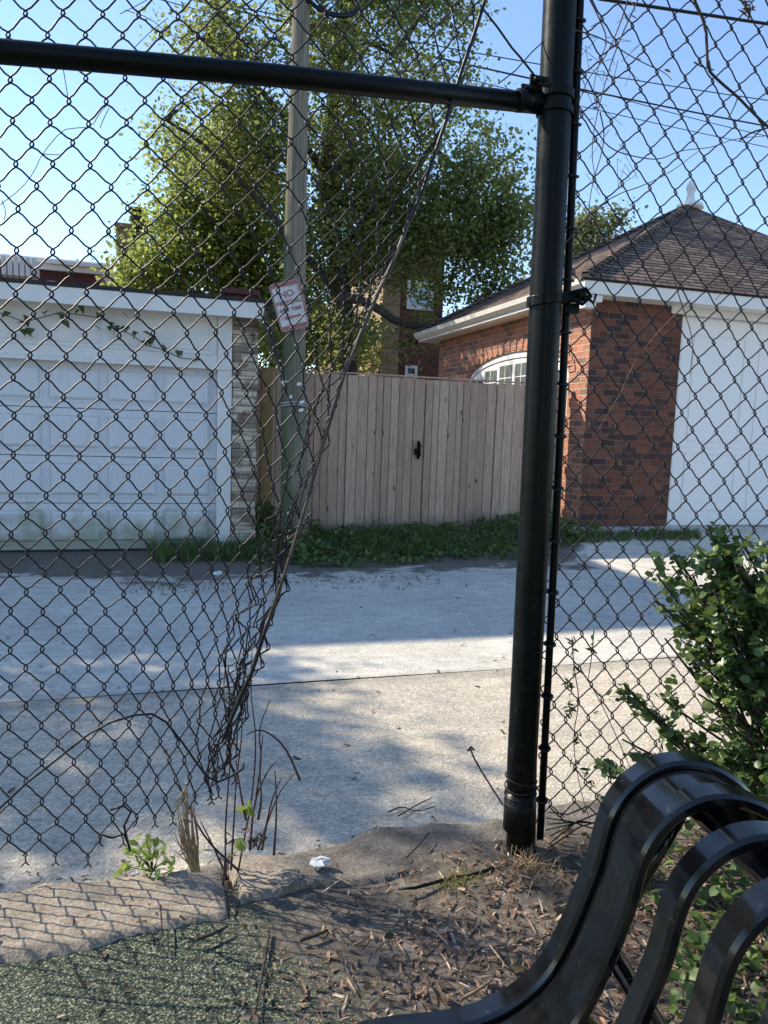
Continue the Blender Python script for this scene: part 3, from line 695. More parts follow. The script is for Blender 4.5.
for k in range(C0*2, ctot*2+6):
    P = []; out = []
    for r in range(len(rows_v)):
        odd = r % 2; ch = k+odd if k % 2 == 0 else k+1-odd; c = ch/2
        if rows_v[r] > bottom(c): break
        if k >= ctot*2 and rows_v[r] < 500+10*(k % 3): continue
        P.append(nodeL(c, r)); out.append(1 if (ch == k+1) else -1)
    if len(P) > 2:
        # cut end: short doubled knuckle hanging straight down
        e = P[-1]; P2 = P
        strand(ml, np.array(P2), out, WR)
        ml.tube([e+(0, .002, .0), e+(.001, 0, -.018), e+((-1)**k*.010, -.004, -.026)], WR, 5)
ml.build('torn_mesh', M['wire'], cf, smooth=True)
# --- right panel (taut)
mr = MB(); wR, hR = .0945, .109
def nodeR(i, r):    # i half-columns from the bar, r half-rows
    z = 3.0-r*hR/2; base = np.interp(z, [.2, 1.3, 2.68, 3.1], [1.150, 1.118, 1.100, 1.09])
    ws = np.interp(z, [.3, 1.5, 2.7], [.0430, .0455, .0490])
    rs = np.random.default_rng(i*777+r); j = rs.normal(size=3)*.0016
    zz = z+.004*sin(i*.35+z)
    if z < .45: zz += .0
    return np.array([base+i*ws+j[0], YC+.03+.01*sin(i*.2)+j[2], zz+j[1]])
nr = 52
for k in range(0, 44):
    P = []; out = []
    for r in range(nr):
        odd = r % 2; ch = k+odd if k % 2 == 0 else k+1-odd
        p = nodeR(ch, r)
        if p[2] < .235: break
        P.append(p); out.append(1 if ch == k+1 else -1)
    strand(mr, np.array(P), out, WR)
mr.build('taut_mesh', M['wire'], cf, smooth=True)
# wire loops holding the mesh to the bar
for v in np.arange(20, 830, 52):
    q = onY(barx(v), v, YC)
    MB().tube([q+(.013*cos(a)*1.3, .013*sin(a), .004*sin(a)) for a in np.linspace(0, 2*pi, 11)], .0045, 5).build('tie_loop', M['wire'], bar, smooth=True)
# the edge cable
EP = [(500, -40), (486, 0), (475, 35), (463, 70), (448, 118), (437, 150), (424, 190), (410, 222), (394, 262), (377, 296), (359, 340), (345, 372), (332, 415), (320, 455), (308, 498), (297, 535), (285, 572), (274, 604), (262, 640), (252, 672), (240, 698), (230, 722), (222, 742)]
k = 12
MB().tube([onY(u-1, v, YC-.012+.004*sin(v*.05)) for u, v in EP[:k]], .0052, 8).build('edge_cable', M['wire'], cf, smooth=True)
MB().tube([onY(u, v, YC-.018+.004*sin(v*.05)) for u, v in EP[7:19]], [.003, .0036, .004, .0048, .0042, .0045, .005, .0042, .005, .004, .0046, .004], 8).build('edge_cable', M['rust'], cf, smooth=True)
MB().tube([onY(u, v, YC-.018) for u, v in EP[17:]], [.005, .006, .0055, .0065, .005, .003], 8).build('edge_cable', M['wire'], cf, smooth=True)
lw = []
lw.append(([onY(u, v, YC-.02) for u, v in ((-60, 862), (0, 808), (28, 782), (60, 757), (90, 733), (112, 722), (135, 715), (152, 714), (166, 722), (182, 742), (196, 762), (206, 776), (218, 782), (232, 776), (243, 769), (244, 763))], .0030, 7))
lw.append(([onY(u, v, YC-.01) for u, v in ((110, 810), (124, 806), (131, 812), (124, 826), (128, 843), (130, 851))], .003, 6))
lw.append(([onY(u, v, YC-.02) for u, v in ((100, 834), (112, 838), (124, 834), (130, 848))], .0028, 6))
lw.append(([onY(u, v, YC) for u, v in ((480, 5), (498, 28), (512, 48), (520, 57), (535, 76))], .0028, 6))
lw.append(([onY(u, v, YC) for u, v in ((498, 84), (516, 70), (532, 52), (545, 40))], .0018, 6))
lw.append(([onY(u, v, YC-.01) for u, v in ((470, 748), (474, 758), (482, 772), (492, 788), (503, 805))], .0026, 6))
lw.append(([onY(u, v, YC-.01) for u, v in ((468, 751), (471, 747), (474, 750))], .0036, 6))
for q in range(8):
    a0 = random.uniform(560, 600)
    lw.append(([onY(548+random.uniform(-3, 4), 806+q*6, YC), onY(566+q*2, 822+random.uniform(-12, 12), YC-.02), onY(585+q*3, 820+random.uniform(-14, 16), YC-.02), onY(612, 826+q*3, YC)], .0024, 5))
for a_ in lw: MB().tube(*a_).build('loose_wire', M['wire'], cf, smooth=True)
cab = MB().tube([onZ(u, v, .2) for u, v in ((498, 868), (486, 872), (468, 876), (450, 878), (430, 884), (415, 888), (398, 889))], [.006, .008, .005, .0055, .005, .0045, .003], 7).build('black_cable', M['black'], smooth=True)
tag(cab, 'short black cable lying on the mulch at the foot of the fence post', 'cable')

# ---------------------------------------------------------------- bench
PK = .165
LD = np.array([cos(radians(-100)), sin(radians(-100)), 0]); PD = np.array([-LD[1], LD[0], 0])   # PD: towards the back (right)
B0 = onZ(662, 757, .905)
prof = [(.20, .70), (.197, .75), (.180, .80), (.150, .845), (.11, .880), (.06, .902), (.01, .908), (-.03, .898), (-.065, .876), (-.092, .845), (-.108, .81), (-.117, .77), (-.124, .725), (-.146, .655), (-.168, .590), (-.192, .535), (-.215, .497), (-.248, .464), (-.29, .436), (-.345, .415), (-.40, .406), (-.48, .404), (-.55, .396), (-.60, .375), (-.63, .34), (-.635, .30)]
m = None
bench = thing('park_bench', (float((B0+LD*.6)[0]), float((B0+LD*.6)[1]), PK), 'glossy black metal strap bench with curled slats, in front of the boxwood', 'bench')
bprof = np.array(prof); SWD, STH = .050, .024
# smooth the profile
def smoothp(P, it=2):
    P = np.array(P)
    for _ in range(it):
        Q = [P[0]]
        for i in range(len(P)-1): Q += [P[i]*.75+P[i+1]*.25, P[i]*.25+P[i+1]*.75]
        Q.append(P[-1]); P = np.array(Q)
    return P
SP = smoothp(bprof, 2)
TG = np.gradient(SP, axis=0); TG /= np.linalg.norm(TG, axis=1)[:, None]; NM = np.stack([-TG[:, 1], TG[:, 0]], 1)
def slat(i, wd=SWD):
    o0 = B0+LD*(i*.122); V = []; nP = len(SP)
    r = .006; loop = []
    hw_ = wd/2; ht = STH/2
    sec = [(-hw_+r, -ht), (hw_-r, -ht), (hw_, -ht+r), (hw_, ht-r), (hw_-r, ht), (-hw_+r, ht), (-hw_, ht-r), (-hw_, -ht+r)]
    for j in range(nP):
        for a, b_ in sec:
            q = SP[j]+NM[j]*b_
            V.append(o0+PD*q[0]+np.array([0, 0, q[1]-o0[2]])+LD*(a+hw_))
    F_ = []
    for j in range(nP-1):
        for s_ in range(8): F_.append((j*8+s_, j*8+(s_+1) % 8, (j+1)*8+(s_+1) % 8, (j+1)*8+s_))
    F_.append(tuple(range(8))[::-1]); F_.append(tuple((nP-1)*8+s_ for s_ in range(8)))
    o = MB().add(V, F_).build('slat', M['bench'], bench, smooth=True); o.data.set_sharp_from_angle(angle=radians(35)); return o
m, t, b = nodes('glossy_black_coating'); n_ = N(t); setc(b, (.004, .005, .0065), .2, 0, .6); b.inputs['Coat Weight'].default_value = .0; b.inputs['Coat Roughness'].default_value = .08
cch = n_.co(); dust = n_.ramp(n_.noise(cch, 40, 9, .8), [(.60, 0), (.70, .3)])
t.links.new(n_.mix(dust, (.004, .005, .006), (.14, .135, .12)), b.inputs['Base Color']); t.links.new(n_.ramp(n_.noise(cch, 9, 5), [(.3, .07), (.8, .2)]), b.inputs['Roughness'])
n_.bump(n_.noise(cch, 14, 3), .06, .004, b); M['bench'] = m
for i in range(9): slat(i)
V = []; F_ = []; npf = len(SP)
for j in range(npf):
    for l, d_ in ((.054, .002), (.118, .002), (.118, .045), (.054, .045)):
        q = SP[j]+NM[j]*d_; V.append(B0+PD*q[0]+np.array([0, 0, q[1]-B0[2]])+LD*l)
for j in range(npf-1):
    for s_ in range(4): F_.append((j*4+s_, j*4+(s_+1) % 4, (j+1)*4+(s_+1) % 4, (j+1)*4+s_))
F_ += [(0, 1, 2, 3), tuple((npf-1)*4+s_ for s_ in (3, 2, 1, 0))]
o = MB().add(V, F_).build('end_frame', M['bench'], bench, smooth=True); o.data.set_sharp_from_angle(angle=radians(35))
def bp(q, l): return B0+PD*q[0]+np.array([0, 0, q[1]-B0[2]])+LD*l
for (q, r) in (((.05, .835), .026), ((-.10, .56), .018), ((-.46, .365), .022)):
    MB().tube([bp(q, .01), bp(q, 1.05)], r, 16).build('cross_tube', M['bench'], bench, smooth=True)
for l in (.035, 1.0):
    lg = MB().tube([bp((.03, .84), l), bp((-.04, .70), l), bp((-.10, .56), l), bp((-.15, .42), l), bp((-.03, .28), l), bp((.06, PK), l)], .02, 10)
    lg.build('rear_leg', M['bench'], bench, smooth=True)
    MB().tube([bp((-.15, .42), l), bp((-.3, .375), l), bp((-.48, .365), l), bp((-.53, .31), l), bp((-.55, PK), l)], .02, 10).build('front_leg', M['bench'], bench, smooth=True)

# ---------------------------------------------------------------- trees
def limb(a, b_, r0, r1, k=7, wob=.12):
    a = np.array(a, float); b_ = np.array(b_, float); L_ = np.linalg.norm(b_-a); P = []
    off = RNG.normal(size=(3,))*wob*L_
    for i in range(k):
        f = i/(k-1); P.append(a+(b_-a)*f+off*sin(pi*f)*.5+RNG.normal(size=3)*.012*L_*(0 < i < k-1))
    return np.array(P), np.linspace(r0, r1, k)
def tree(name, label, base, trunk, blobs, mat, nclus, nleaf, lsize, group=None, tr=.22, spread=.42, extra=None, twig=.02, shape='oval'):
    """trunk: list of points; blobs: (centre, radii); clusters of leaves joined to the limbs by twigs"""
    t_ = thing(name, base, label, 'tree', group)
    mb = MB(); T_ = np.array(trunk, float); k = len(T_)
    mb.tube(T_, np.linspace(tr, tr*.45, k), 10)
    nodes_ = [p for i in range(k-1) for p in (T_[i]*(1-f)+T_[i+1]*f for f in (.2, .6, 1.))][k//2:]
    if extra:
        for E_, r0, r1 in extra:
            E_ = smoothp(np.array(E_), 2); mb.tube(E_, np.linspace(r0, r1, len(E_)), 8); nodes_ += list(E_[::3])
    cl = []; rad = []
    tot = sum(r[0]*r[1]*r[2] for c, r in blobs)
    for c, r in blobs:
        c = np.array(c, float); r = np.array(r, float)
        near = min(nodes_, key=lambda p: np.linalg.norm(p-c))
        P, R = limb(near, c, .07, .025, 7, .15); mb.tube(P, R, 6); nodes_ += list(P[2:])
        dens = .5 if (name == 'shade_tree' and (c[2] > zthin or c[0] < xthin)) else 1.
        nc = max(5, int(nclus*dens*r.prod()/tot))
        for _ in range(nc):
            d = RNG.normal(size=3); d /= np.linalg.norm(d); q = c+r*d*(RNG.random()**.45); cl.append(q)
    cl = np.array(cl); ND = np.array(nodes_)
    order = np.argsort([np.min(np.linalg.norm(ND-c, axis=1)) for c in cl])
    L_ = []
    for i in order:
        c = cl[i]; dd_ = np.linalg.norm(ND-c, axis=1); a = ND[np.argmin(dd_)]
        P, R = limb(a, c, twig, twig*.3, 5, .2); mb.tube(P, R, 4, cap=False); ND = np.vstack([ND, P[2:]])
        m_ = int(nleaf*RNG.uniform(.15, 1.7)); sg_ = spread*RNG.uniform(.6, 1.2)
        pts_ = RNG.normal(size=(m_, 3))*sg_*np.array([1, 1, .75]); L_.append(c+pts_)
        # little twigs inside each cluster
        for _ in range(3): mb.tube([c, c+RNG.normal(size=3)*sg_], twig*.25, 3, cap=False)
    mb.build('trunk', M['bark'], t_, smooth=True)
    leaves('crown', np.concatenate(L_), lsize, mat, t_, shape, .25)
    return t_
def blob(u, v, y, ru, rv, ry):
    c = onY(u, v, y); s_ = y/cos(YAW)/FPX*1.0; return (c, (ru*s_, ry, rv*s_))
zthin = 1e9; xthin = -1e9
# large tree behind the plank fence
Y1 = 16.5
tb = onY(352, 400, Y1); tb = np.array([tb[0], Y1, .05])
trunk = [tb, onY(348, 330, Y1), onY(336, 250, Y1), onY(326, 180, Y1), onY(334, 90, Y1), onY(350, -20, Y1), onY(360, -140, Y1)]
ex = [([onY(345, 320, Y1), onY(338, 302, Y1-.6), onY(352, 297, Y1-.9), onY(378, 308, Y1-1), onY(395, 322, Y1-1), onY(425, 328, Y1-1), onY(460, 322, Y1-.9), onY(505, 306, Y1-.8), onY(532, 300, Y1-.8)], .13, .04),
      ([onY(345, 300, Y1), onY(300, 250, Y1-.2), onY(250, 190, Y1), onY(200, 140, Y1), onY(165, 120, Y1)], .11, .02),
      ([onY(336, 250, Y1), onY(390, 200, Y1), onY(440, 140, Y1), onY(470, 60, Y1)], .11, .02),
      ([onY(330, 180, Y1), onY(280, 110, Y1), onY(230, 60, Y1), onY(190, 30, Y1)], .09, .02)]
bl = [blob(400, 60, Y1, 75, 70, 1.6), blob(330, 110, Y1, 70, 75, 1.8), blob(300, 20, Y1, 80, 60, 1.6), blob(385, 170, Y1, 70, 60, 1.7), blob(470, 190, Y1-.8, 55, 55, 1.2), blob(505, 160, Y1-.8, 20, 30, .8),
      blob(460, 240, Y1-.6, 60, 38, 1.3), blob(500, 240, Y1-.8, 32, 55, .9), blob(340, 250, Y1, 55, 55, 1.3), blob(225, 60, Y1, 50, 45, 1.2), blob(210, 20, Y1, 55, 35, 1.1), blob(180, 110, Y1, 32, 25, .8), blob(250, 130, Y1, 50, 40, 1.2),
      blob(475, 300, Y1-.9, 50, 28, .8), blob(455, 270, Y1-.5, 38, 35, .9), blob(420, 232, Y1-.3, 50, 32, 1.), blob(500, 262, Y1-.5, 30, 45, .9), blob(345, 335, Y1-.7, 26, 30, .6), blob(415, 345, Y1-.6, 18, 22, .5), blob(390, 260, Y1-.6, 30, 30, .8), blob(500, 285, Y1-.8, 32, 35, .9), blob(505, 215, Y1-.8, 30, 45, .9), blob(340, 200, Y1-.4, 50, 60, 1.2), blob(400, 240, Y1, 50, 50, 1.2), blob(420, 10, Y1, 60, 50, 1.2), blob(350, -70, Y1, 150, 60, 2.2), blob(470, 100, Y1, 28, 30, .8), blob(355, 325, Y1+1, 40, 30, .8), blob(240, 180, Y1+.5, 50, 40, 1.1)]
zthin = onY(300, 135, Y1)[2]; xthin = onY(235, 200, Y1)[0]
tree('shade_tree', 'large dark leafy tree with drooping boughs rising behind the plank fence', tb, trunk, bl, M['leafA'], 900, 115, .095, tr=.22, extra=ex, spread=.33)
Y2 = 19.5
tb2 = onY(225, 400, Y2); tb2[2] = .05
bl2 = [blob(200, 255, Y2, 55, 40, 1.2), blob(160, 275, Y2, 45, 30, 1.1), blob(250, 230, Y2, 50, 55, 1.3), blob(230, 170, Y2, 40, 45, 1.1), blob(185, 200, Y2, 28, 35, .9), blob(285, 300, Y2, 35, 50, 1.1), blob(130, 290, Y2, 30, 18, .8), blob(235, 295, Y2, 50, 30, 1.2), blob(175, 150, Y2, 22, 25, .8), blob(320, 340, Y2, 40, 30, 1.), blob(275, 350, Y2-1, 22, 40, .8), blob(350, 350, Y2+1, 30, 30, .8), blob(300, 370, Y2-1, 40, 22, .8), blob(265, 320, Y2-2, 14, 30, .5)]
tree('garden_tree', 'bright yellow green leafy tree above the roof of the white garage', tb2, [tb2, onY(228, 320, Y2), onY(232, 240, Y2), onY(238, 150, Y2)], bl2, M['leafB'], 430, 100, .115, tr=.17, spread=.36)
Y3 = 26.
tb3 = onY(598, 400, Y3); tb3[2] = .05
tree('distant_tree', 'small pale green tree standing far off behind the brick garage roof', tb3, [tb3, onY(598, 300, Y3), onY(598, 230, Y3)], [blob(590, 230, Y3, 22, 30, 1.2), blob(612, 225, Y3, 18, 22, 1.), blob(575, 250, Y3, 25, 35, 1.2), blob(560, 280, Y3, 40, 35, 1.4)], M['leafC'], 110, 50, .16, tr=.18, spread=.4)
# trees and house standing out of the frame on the left shade the alley
Yh = 10.3
tc = np.array([-8.2, 8.9, 0.])
_sb = []
for (a, b_, z, rr_) in ((-1.3, 4.7, 6.6, .5), (-.6, 4.6, 6.8, .45), (.1, 4.75, 6.5, .42), (.6, 4.55, 6.7, .3), (-1.4, 4.1, 7, .75), (-.8, 3.5, 7.2, .7), (-.2, 4.0, 6.6, .7), (.5, 3.8, 7, .6), (.25, 3.0, 7.3, .6), (-.5, 2.75, 7, .45), (.75, 2.9, 7.4, .28), (.75, 2.22, 6.8, .33), (-1.3, 2.9, 6.8, .5), (-1.8, 3.6, 6.5, .6)):
    _sb.append((np.array([a-z, b_+.763*z, z]), (rr_, rr_, rr_*.8)))
tree('street_tree', 'leafy tree off the left end of the alley, throwing dappled shade on the concrete', tc, [tc, tc+(0, 0, 2.2), tc+(.2, 0, 4), tc+(.1, .2, 5.5)],
     _sb, M['leafA'], 160, 32, .115, tr=.16, spread=.24)

for (px_, py_, hh, lb) in ((-7, -9, 7.5, 'added unseen broad tree that darkens reflections, behind the bench side, left of the pair'), (1.5, -11, 8.5, 'added unseen tall tree that darkens reflections, behind the viewer, middle of the row'), (9, -8, 7.5, 'added unseen tree that darkens reflections, right of the bench')):
    tc = np.array([px_, py_, 0.])  # unseen trees added behind the viewer to darken reflections in post and bench
    tree('added_park_tree', lb, tc, [tc, tc+(0, 0, hh*.3), tc+(.2, 0, hh*.5), tc+(.1, .2, hh*.75)],
         [(tc+(RNG.uniform(-3.2, 3.2), RNG.uniform(-1.5, 1.5), hh*f), (1.7, 1.5, 1.4)) for f in (.25, .3, .4, .5, .5, .6, .7, .8, .85)], M['leafA'], 200, 45, .22, tr=.25, spread=.6, group=None)
# ---------------------------------------------------------------- far houses
h1 = thing('row_house', (-6, 24, 0), 'maroon row house with a white cornice, far off above the white garage', 'house')
YH = 24.
a0 = onY(-40, 252, YH); a1 = onY(100, 265, YH); zt = a0[2]
MB().box(a0[0]-6, a1[0], YH, YH+7, 0, zt-.25).build('wall', M['maroon'], h1)
mb = MB(); mb.box(a0[0]-6.2, a1[0]+.25, YH-.30, YH+7, zt-.14, zt-.04); mb.box(a0[0]-6.2, a1[0]+.1, YH-.18, YH+7, zt-.30, zt-.142); mb.box(a0[0]-6.2, a1[0]+.3, YH-.1, YH+7, zt-.038, zt+.04); mb.build('cornice', M['white'], h1)
c = onY(52, 287, YH); mb = MB(); mb.prism([(c[0]+.52*cos(a), YH-.06, c[2]-.25+.42*max(0, sin(a))) for a in np.linspace(0, pi, 13)], (0, .055, 0)); mb.box(c[0]-.5, c[0]+.5, YH-.05, YH-.005, c[2]-1.6, c[2]-.26); mb.build('window', M['white'], h1)
c = onY(12, 272, YH-.8); mb = MB()
for k in range(9): mb.obox(c+(-.6+k*.15, 0, 0), (.06, 0, 0), (0, .3, -.12), (0, .02, .25))
mb.build('awning', M['white'], h1)
ch = thing('chimney_stack', onY(125, 300, 21.)*(1, 1, 0), 'tan brick chimney with a black vent pipe poking above the trees at left', 'chimney')
c0 = onY(116, 222, 21); c1 = onY(133, 222, 21)
mb = MB(); mb.box(c0[0], c1[0], 21, 21.5, 0, c0[2]); mb.box(c0[0]-.03, c1[0]+.03, 20.97, 21.53, c0[2]-.12, c0[2]-.04); mb.build('stack', M['brickT'], ch)
c = onY(139, 245, 21.2); MB().lathe((c[0], 21.2, 0), [(.2, 0), (.2, c[2]+.55), (.24, c[2]+.6), (.24, c[2]+.7), (.12, c[2]+.78), (.12, c[2]+.84), (.25, c[2]+.86), (.25, c[2]+.9)], 12).build('vent_pipe', M['dark'], ch)

YQ = 21.
e0 = onY(375, 235, YQ); e1 = onY(392, 235, YQ); e2 = onY(445, 235, YQ)
h2 = thing('brick_house', (e1[0], YQ, 0), 'brick house with a tan side and pale blue window glimpsed through the tree', 'house')
ht = e0[2]
xr_ = onY(446, 235, YQ)[0]
MB().box(e1[0], xr_, YQ, YQ+8, 0, ht).build('wall', M['brickD'], h2)
MB().box(e0[0], e1[0]-.003, YQ-1.0, YQ+8, 0, ht-1.0).build('bay_wall', M['brickT'], h2)
MB().box(e0[0]-.2, xr_+.3, YQ-1.15, YQ+8.2, ht, ht+.18).build('roof', M['dark'], h2)
def farwin(u0, u1, v0, v1, y, par, gl):
    A_ = onY(u0, v1, y); B_ = onY(u1, v0, y); w_ = MB(); f = .08
    w_.box(A_[0], B_[0], y-.06, y-.005, A_[2], A_[2]+f); w_.box(A_[0], B_[0], y-.06, y-.005, B_[2]-f, B_[2]); w_.box(A_[0], A_[0]+f, y-.06, y-.005, A_[2]+f, B_[2]-f); w_.box(B_[0]-f, B_[0], y-.06, y-.005, A_[2]+f, B_[2]-f)
    w_.box(A_[0]+f, B_[0]-f, y-.05, y-.01, (A_[2]+B_[2])/2-.03, (A_[2]+B_[2])/2+.03)
    q = w_.build('window', M['white'], par); MB().box(A_[0]+f, B_[0]-f, y-.02, y-.006, A_[2]+f, B_[2]-f).build('pane', M[gl], q)
M['bluepane'] = m_plain('pale_blue_window_pane', (.38, .47, .58), .15, 0, .2, 3, 0)  # flat pale blue for the far window pane
farwin(406, 433, 283, 309, YQ, h2, 'bluepane'); farwin(404, 417, 366, 384, YQ, h2, 'glass'); pass
# tall neighbour left of the frame whose flat roof edge shades the alley
SX, SY, SH_ = -3.33, 11.15, 8.15
h3 = thing('shading_house', (SX-4, SY, 0), 'tall flat roofed brick house behind the white garage, beyond the left end of the view', 'house')
MB().box(SX-7, SX, SY, SY+5.2, 0, SH_).build('wall', M['brickD'], h3); MB().box(SX-7.02, SX+.02, SY-.02, SY+5.22, SH_+.002, SH_+.12).build('roof', M['dark'], h3)

# ---------------------------------------------------------------- overhead wires
for k, (a, b_, r, lb) in enumerate((((440, 46), (768, 100), .012, 'uppermost of the thin overhead wires right of the post'), ((440, 58), (768, 126), .02, 'thicker overhead wire, second from the top right of the post'), ((440, 72), (768, 147), .010, 'lowest thin overhead wire right of the post'), ((600, 92), (768, 136), .010, 'short overhead wire crossing under the thicker one, far right'))):
    yy = 17+k*.3; p, q = onY(*a, yy), onY(*b_, yy); dv = q-p
    o = MB().tube([p+dv*f+np.array([0, 0, -.25*(1-((f-.5)*.9)**2*4)*.2]) for f in np.linspace(-1.5 if k < 3 else 0.0, 3, 24)], r, 6).build('overhead_wire', M['dark'], smooth=True)
    tag(o, lb, 'wire', 'overhead wires crossing the sky')

# ---------------------------------------------------------------- vegetation near the fence
def stempath(p, d, L_, k=6, curve=.25):
    P = [np.array(p, float)]; d = np.array(d, float); d /= np.linalg.norm(d); bend = RNG.normal(size=3)*curve
    for i in range(k): d = d+bend/k+RNG.normal(size=3)*.06; d /= np.linalg.norm(d); P.append(P[-1]+d*L_/k)
    return np.array(P)
# boxwood: arching sprays with paired leaves
bx = thing('boxwood_shrub', (1.75, 1.62, .17), 'green boxwood shrub with small round leaves, at the fence behind the bench', 'shrub')
mb = MB(); LC = []; LDd = []; TIPS = []
root = np.array([2.0, 1.62, .30])
def spray(P, r0):
    mb.tube(P, np.linspace(r0, r0*.35, len(P)), 5)
    for j in range(len(P)-1):
        seg = P[j+1]-P[j]; L_ = np.linalg.norm(seg); sd = seg/L_; m_ = max(1, int(L_/.0105))
        for q in range(m_):
            b0 = P[j]+seg*(q+.5)/m_; s1 = np.cross(sd, RNG.normal(size=3)); s1 /= np.linalg.norm(s1)
            for sgn in (1, -1):
                dv = s1*sgn+sd*.8; dv /= np.linalg.norm(dv); LC.append(b0+dv*.013); LDd.append(dv)
def bush_target(u, v, y): return onY(u, v, y)
targets = [(690, 575, 1.7), (725, 550, 1.6), (760, 545, 1.6), (630, 690, 1.62), (625, 686, 1.6), (640, 705, 1.6), (665, 640, 1.6), (680, 610, 1.65), (700, 590, 1.6), (665, 700, 1.55), (690, 650, 1.55), 
           (604, 762, 1.74), (622, 740, 1.74), (735, 600, 1.5), (760, 620, 1.5), (720, 640, 1.5), (745, 670, 1.45), (700, 690, 1.5), (768, 560, 1.5), (790, 600, 1.5), (780, 660, 1.4), (760, 720, 1.4), (720, 720, 1.45), (690, 740, 1.5), (740, 562, 1.55), (765, 585, 1.5), (728, 580, 1.55), (705, 602, 1.55), (750, 640, 1.5), (860, 600, 1.7), (900, 680, 1.65), (860, 760, 1.55), (920, 760, 1.65), (880, 840, 1.5), (960, 700, 1.75), (655, 572, 1.6), (652, 600, 1.6), (735, 760, 1.4), (780, 760, 1.35), (800, 560, 1.6), (820, 620, 1.5), (840, 700, 1.5), (673, 560, 1.7), (710, 560, 1.65), (800, 800, 1.35), (715, 785, 1.45), (745, 800, 1.4), (700, 810, 1.5)]
for (u, v, y) in targets:
    T_ = onY(u, v, y)
    for rep in range(4 if u > 700 else (2 if u > 672 else 1)):
        t2 = T_+RNG.normal(size=3)*(.03 if rep else .004)
        st_ = root+RNG.normal(size=3)*np.array([.12, .08, .02]); mid = st_*.45+t2*.55+np.array([.05, 0, -.06])+RNG.normal(size=3)*.04
        P = smoothp(np.array([st_, mid, t2]), 2); mb.tube(P, np.linspace(.006, .0025, len(P)), 4)
        d0 = t2-mid; d0 /= np.linalg.norm(d0)
        for s_ in range(4 if rep else 3):
            a = P[-1-RNG.integers(0, 4)]-d0*RNG.uniform(0, .09); dd = d0+RNG.normal(size=3)*(.55 if rep else .22); spray(stempath(a-(d0*.03), dd, RNG.uniform(.07, .13), 5, .3), .0018)
mb.build('stems', M['bark'], bx)
kl = np.array(LC)
leaves('foliage', kl, .0225, M['box'], bx, 'round', .45, .35, dirs=np.array(LDd))
# low ground cover behind the bench
LC = []
for _ in range(2600):
    x = RNG.uniform(.85, 2.6); y = RNG.uniform(.1, 1.62)
    if x < 1.08+.2*sin(y*5): continue
    LC.append((x, y, .18+RNG.random()**1.5*.10))
for _ in range(2200):
    x = RNG.uniform(1.25, 3.2); y = RNG.uniform(.5, 1.85); LC.append((x, y, .2+RNG.random()*.30*ss(1.2, 1.6, x)))
gc = leaves('ground_cover', LC, .036, M['weed'], None, 'oval', .8); tag(gc, 'low green ground cover and seedlings behind the bench', 'ground cover', kind='stuff')

# dead stalks by the gap
ds = thing('dead_weed_stalks', onZ(250, 855, .15), 'bare reddish weed stalks growing through the torn end of the chain link', 'weed')
mb = MB()
for path in (((238, 872), (246, 830), (252, 800), (257, 740), (250, 690), (252, 650)), ((250, 850), (254, 800), (268, 770), (276, 762)), ((258, 850), (268, 820), (280, 790), (296, 772)), ((274, 855), (277, 810), (275, 770)), ((262, 850), (271, 800), (282, 777)),
             ((226, 880), (225, 830), (228, 790), (232, 740), (222, 700), (228, 640)), ((231, 870), (234, 820), (236, 780), (243, 730), (240, 690)), ((256, 795), (262, 760), (258, 730), (270, 700)), ((240, 872), (205, 840), (185, 800), (176, 775)), ((228, 880), (215, 850), (200, 820)),
             ((246, 820), (240, 790), (236, 760)), ((258, 820), (262, 800), (259, 770), (263, 735)), ((222, 900), (224, 870), (226, 850), (225, 840)), ((300, 780), (285, 745), (262, 728), (246, 735))):
    yy = 2.02+random.uniform(-.04, .06); P = smoothp(np.array([onY(u, v, yy+.02*i) for i, (u, v) in enumerate(path)]), 2); mb.tube(P, np.linspace(.0042 if path[-1][1] > 700 else .0034, .0012, len(P)), 5)
mb.build('stalks', M['redtwig'], ds, smooth=True)
lc = [onY(*p, 2.0) for p in ((249, 808), (245, 812), (240, 845), (238, 850), (235, 856))]
leaves('green_leaves', lc, .05, M['bright'], ds, 'round', .2)
lc = [onY(u, v, 2.02)+RNG.normal(size=3)*.01 for u, v in ((254, 835), (256, 842), (262, 838), (250, 828), (228, 840), (225, 700)) for _ in range(5)]
leaves('dry_leaves', lc, .028, M['dead'], ds, 'long', .1)
ts = thing('straw_tuft', onZ(192, 868, .1), 'broken straw coloured stub of a dead plant left of the bare stalks', 'weed')
mb = MB()
for _ in range(26):
    b_ = onY(195+random.uniform(-3, 5), 872, 2.06); tt = onY(186+random.uniform(-14, 8), random.uniform(795, 850), 2.03); mb.tube([b_, (b_+tt)/2+RNG.normal(size=3)*.006, tt], [.0022, .002, .0008], 4)
mb.tube([onY(190, 865, 2.05), onY(187, 825, 2.04), onY(186, 783, 2.04)], [.0048, .0045, .0038], 6)
for _ in range(18):
    b_ = onY(187+random.uniform(-2, 2), random.uniform(785, 812), 2.03); mb.tube([b_, b_+np.array([random.uniform(-.03, .012), random.uniform(-.01, .01), random.uniform(-.05, .0)])], [.0018, .0007], 4)
mb.build('straw', M['straw'], ts)
wl = thing('green_weed', onZ(148, 868, .1), 'small bright green weed at the far edge of the kerb, left of the straw stub', 'weed')
cc = []; dr = []; mb = MB(); b0 = onY(152, 872, 2.2)
